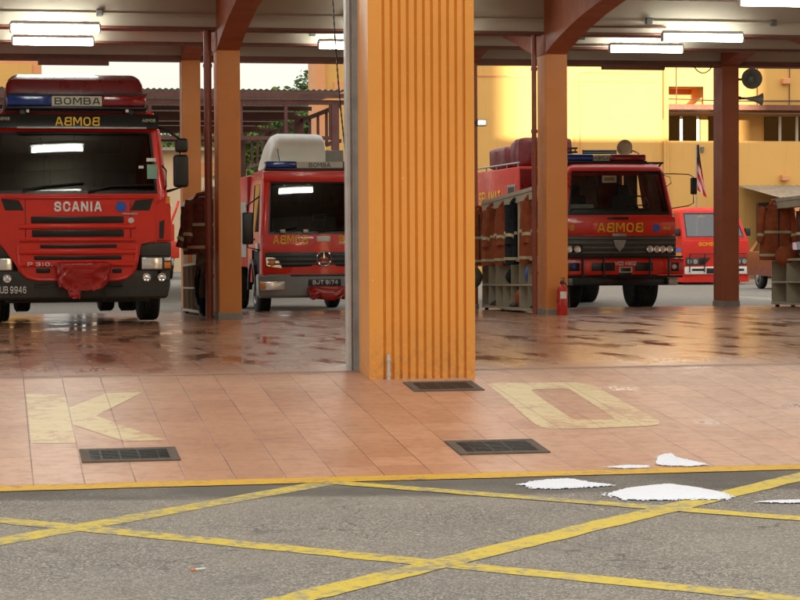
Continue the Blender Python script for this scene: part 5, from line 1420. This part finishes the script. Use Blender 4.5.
# cream annex with orange band behind the shed
YA = 92.; q0 = at(95, 160, YA); q1 = at(262, 160, YA)
an = empty('annex_building', (q0.x, YA, -.3), 'low cream annex with an orange band behind the far truck', 'building')
MB().box(0, q1.x-q0.x, 0, 6, 0, at(200, 151, YA).z+.3).build('wall', 'wall_cream', an)
MB().box(at(190, 0, YA).x-q0.x, q1.x-q0.x+.02, -.06, -.001, at(200, 176, YA).z+.3, at(200, 163, YA).z+.3).build('wall_band', 'wall_peach', an)
MB().box(-.3, q1.x-q0.x+.3, -.6, 6.3, at(200, 151, YA).z+.302, at(200, 148, YA).z+.3).build('roof', 'awning', an)

# open steel shed
YS0, YS1 = 46., 64.
sr = at(347, 90, YS0); sx1 = sr.x; sz = sr.z; sx0 = sx1-16
sd = empty('parking_shed', (sx0, YS0, -.3), 'open steel parking shed with corrugated roof seen from below behind the bays', 'shed')
sO = Vector(sd.location)
def sp(mb, name, mat, **k):
    o = mb.build(name, mat, sd, **k); o.data.transform(Matrix.Translation(-sO)); return o
sp(corr(sx0, sx1, YS0, YS1, sz, sz+.12, .13, .018), 'roof_sheet', 'shed_sheet', smooth=True)
for i in range(8):
    y = YS0+.05+i*(YS1-YS0-.1)/7; z = sz-.05+.12*i/7
    sp(MB().box(sx0, sx1-.02, y-.03, y+.03, z-.13, z-.03), 'purlin', 'shed_steel')
for y in (YS0+.15, YS0+6, YS0+12, YS1-.15):
    z = sz-.22
    sp(MB().box(sx0, sx1-.04, y-.04, y+.04, z-.1, z), 'top_chord', 'shed_steel')
    if y < YS0+1:
        sp(MB().box(sx0, sx1-.2, y-.04, y+.04, z-.88, z-.80), 'bottom_chord', 'shed_steel')
        n = 16
        for k in range(n+1):
            x = sx1-.35-k*.75*1.33
            if x > sx0: sp(MB().box(x-.035, x+.035, y-.03, y+.03, z-.80, z-.1), 'truss_web', 'shed_steel')
    for k in range(4):
        x = sx1-.25-k*5.2
        if x > sx0: sp(MB().box(x-.08, x+.08, y-.08, y+.08, -.3, z-.101), 'post', 'shed_steel')
# side truss on the right edge
for z in (sz-.32, sz-1.1): sp(MB().box(sx1-.16, sx1-.08, YS0+.3, YS1-.3, z-.05, z+.03), 'side_chord', 'shed_steel')
for i in range(14):
    y = YS0+.9+i*1.3
    if y < YS1-.4: sp(MB().box(sx1-.15, sx1-.09, y-.03, y+.03, sz-1.07, sz-.37), 'truss_web', 'shed_steel')
for (x, dx) in ((sx1-.25, -1.0),): sp(MB().tube([(x, YS0+.15, sz-1.9), (x+dx, YS0+.15, sz-1.1)], .035, 6), 'brace', 'shed_steel')

# ------------------------------------------------------------------ trees
def tree(x, y, z0, h, r, n, label, mat='leaf', seed=0):
    rnd = random.Random(seed)
    t = empty('tree', (x, y, z0), label, 'tree', 'trees beyond the yard')
    trunk = MB().tube([(0, 0, 0), (.1, 0, h*.3), (-.05, .1, h*.55), (.05, 0, h*.8)], [.28, .2, .14, .05], 10)
    cl = []
    for i in range(9):
        a = rnd.uniform(0, 2*PI); zz = h*rnd.uniform(.35, .75); L = r*rnd.uniform(.5, .95)
        e = Vector((L*math.cos(a), L*math.sin(a), zz+rnd.uniform(.1, .3)*h))
        trunk.tube([(0, 0, zz-.1*h), e*.5+Vector((0, 0, zz*.5)), e], [.1, .06, .02], 6); cl.append((e, r*rnd.uniform(.3, .5)))
    for i in range(12):
        a = rnd.uniform(0, 2*PI); L = r*rnd.uniform(0, .8); cl.append((Vector((L*math.cos(a), L*math.sin(a), h*rnd.uniform(.5, .95))), r*rnd.uniform(.22, .42)))
    trunk.build('trunk', 'bark', t, True)
    m = MB()
    for i in range(n):
        c, cr = cl[rnd.randrange(len(cl))]
        d = Vector((rnd.gauss(0, 1), rnd.gauss(0, 1), rnd.gauss(0, .8))).normalized()*cr*rnd.uniform(.5, 1.05)
        p = c+d; s = rnd.uniform(.07, .16)
        a = Vector((rnd.gauss(0, 1), rnd.gauss(0, 1), rnd.gauss(0, 1))).normalized(); b = a.cross(Vector((rnd.gauss(0, 1), rnd.gauss(0, 1), rnd.gauss(0, 1)))).normalized()
        vs = [m.bm.verts.new(p+a*s*u+b*s*w_) for u, w_ in ((-1, 0), (0, -.5), (1, 0), (0, .5))]
        m.bm.faces.new(vs)
    m.build('crown', mat, t)
for (px, py, Y, r, n, mt_, lb, sd_) in ((306, 72, 84, 2.0, 9000, 'leaf', 'tall green tree rising above the shed roof beside the yellow building', 1),
                                      (270, 112, 82, 2.2, 9000, 'leaf2', 'leafy green tree seen under the shed roof left of the building pier', 2),
                                      (292, 118, 78, 1.8, 7000, 'leaf', 'green tree under the shed roof directly behind the cream roof tank', 3),
                                      (160, 120, 100, 3.0, 9000, 'leaf2', 'green tree behind the annex beside the big engine mirror', 4),
                                      (196, 128, 104, 3.0, 8000, 'leaf', 'green tree behind the annex seen between pillar and pipe', 5),
                                      (240, 116, 106, 3.4, 8000, 'leaf', 'far green tree behind the annex right of the left pillar', 6)):
    top = at(px, py, Y)
    tree(top.x, Y, -.3, top.z+.3, r, n, lb, mt_, sd_)

# ------------------------------------------------------------------ buildings across the road (behind the camera) that keep the street in shade
def shopblock(x0, x1, y0, y1, h, label, cols):
    r = empty('shop_block', ((x0+x1)/2, y1, -.36), label, 'building', 'shop blocks across the road')
    hw = (x1-x0)/2
    MB().box(-hw, hw, y0-y1, 0, 0, h).build('wall', cols, r)
    n = int((x1-x0)/4); k = int(h/3.4)
    for j in range(1, k):
        m = MB()
        for i in range(n): xx = -hw+1.0+i*(2*hw-1)/n; m.box(xx, xx+2.2, .0, .05, j*3.4+1, j*3.4+2.5)
        m.build('window', 'darkroom', r)
        MB().box(-hw, hw, .002, .5, j*3.4+.0, j*3.4+.2).build('ledge', 'wall_cream', r)
    MB().box(-hw-.3, hw+.3, y0-y1-.3, .6, h+.002, h+.4).build('roof', 'concrete', r)
gapL, gapR = W(507, 100).x, W(752, 100).x
shopblock(-70, gapL, -75, -60, 33, 'long grey shop block across the road, left of the gap', 'wall_grey')
shopblock(gapR, 80, -75, -60, 33, 'grey shop block across the road, right of the gap', 'wall_cream')

# ------------------------------------------------------------------ light
SUN_EL = math.radians(8.2); SUN_AZ = math.radians(0.0)   # sun stands behind the camera, light travels towards +Y
sl = bpy.data.lights.new('sun', 'SUN'); so = bpy.data.objects.new('sun', sl); COL.objects.link(so)
sl.energy = 5.0; sl.angle = math.radians(.5); sl.color = (1, .84, .6)
sdir = Vector((math.sin(SUN_AZ)*math.cos(SUN_EL), math.cos(SUN_AZ)*math.cos(SUN_EL), -math.sin(SUN_EL)))
so.rotation_euler = sdir.to_track_quat('-Z', 'Y').to_euler(); so.location = (0, -30, 40)
wd = bpy.data.worlds.new('World'); scene.world = wd; wd.use_nodes = True
nt = wd.node_tree; nt.nodes.clear()
sky = nt.nodes.new('ShaderNodeTexSky'); sky.sky_type = 'NISHITA'; sky.sun_disc = False
sky.sun_elevation = SUN_EL; sky.sun_rotation = PI; sky.dust_density = 4; sky.air_density = 1.2; sky.ozone_density = .6
bg = nt.nodes.new('ShaderNodeBackground'); ow = nt.nodes.new('ShaderNodeOutputWorld')
# bright broken overcast: cloud veil over the sky, brightest overhead
tc = nt.nodes.new('ShaderNodeTexCoord'); sp_ = nt.nodes.new('ShaderNodeSeparateXYZ'); nt.links.new(tc.outputs['Generated'], sp_.inputs[0])
zz = ramp_(nt, sp_.outputs[2], 0, .9, 2.6, 5.2)
cl = ramp_(nt, noise_(nt, 2.2, 5, .6, tc.outputs['Generated']), .3, .7, .85, 1.1)
vl = N(nt, 'ShaderNodeVectorMath', operation='SCALE'); vl.inputs[0].default_value = (1, .995, .965); nt.links.new(math_(nt, 'MULTIPLY', zz, cl), vl.inputs['Scale'])
nt.links.new(mix(nt, .8, sky.outputs[0], vl.outputs[0]), bg.inputs[0])
bg.inputs[1].default_value = .15
nt.links.new(bg.outputs[0], ow.inputs[0])

scene.view_settings.view_transform = 'Standard'; scene.view_settings.look = 'None'
scene.view_settings.exposure = 1.4; scene.view_settings.gamma = 1
scene.view_settings.use_curve_mapping = False
scene.render.engine = 'CYCLES'
scene.cycles.max_bounces = 8; scene.cycles.transparent_max_bounces = 12
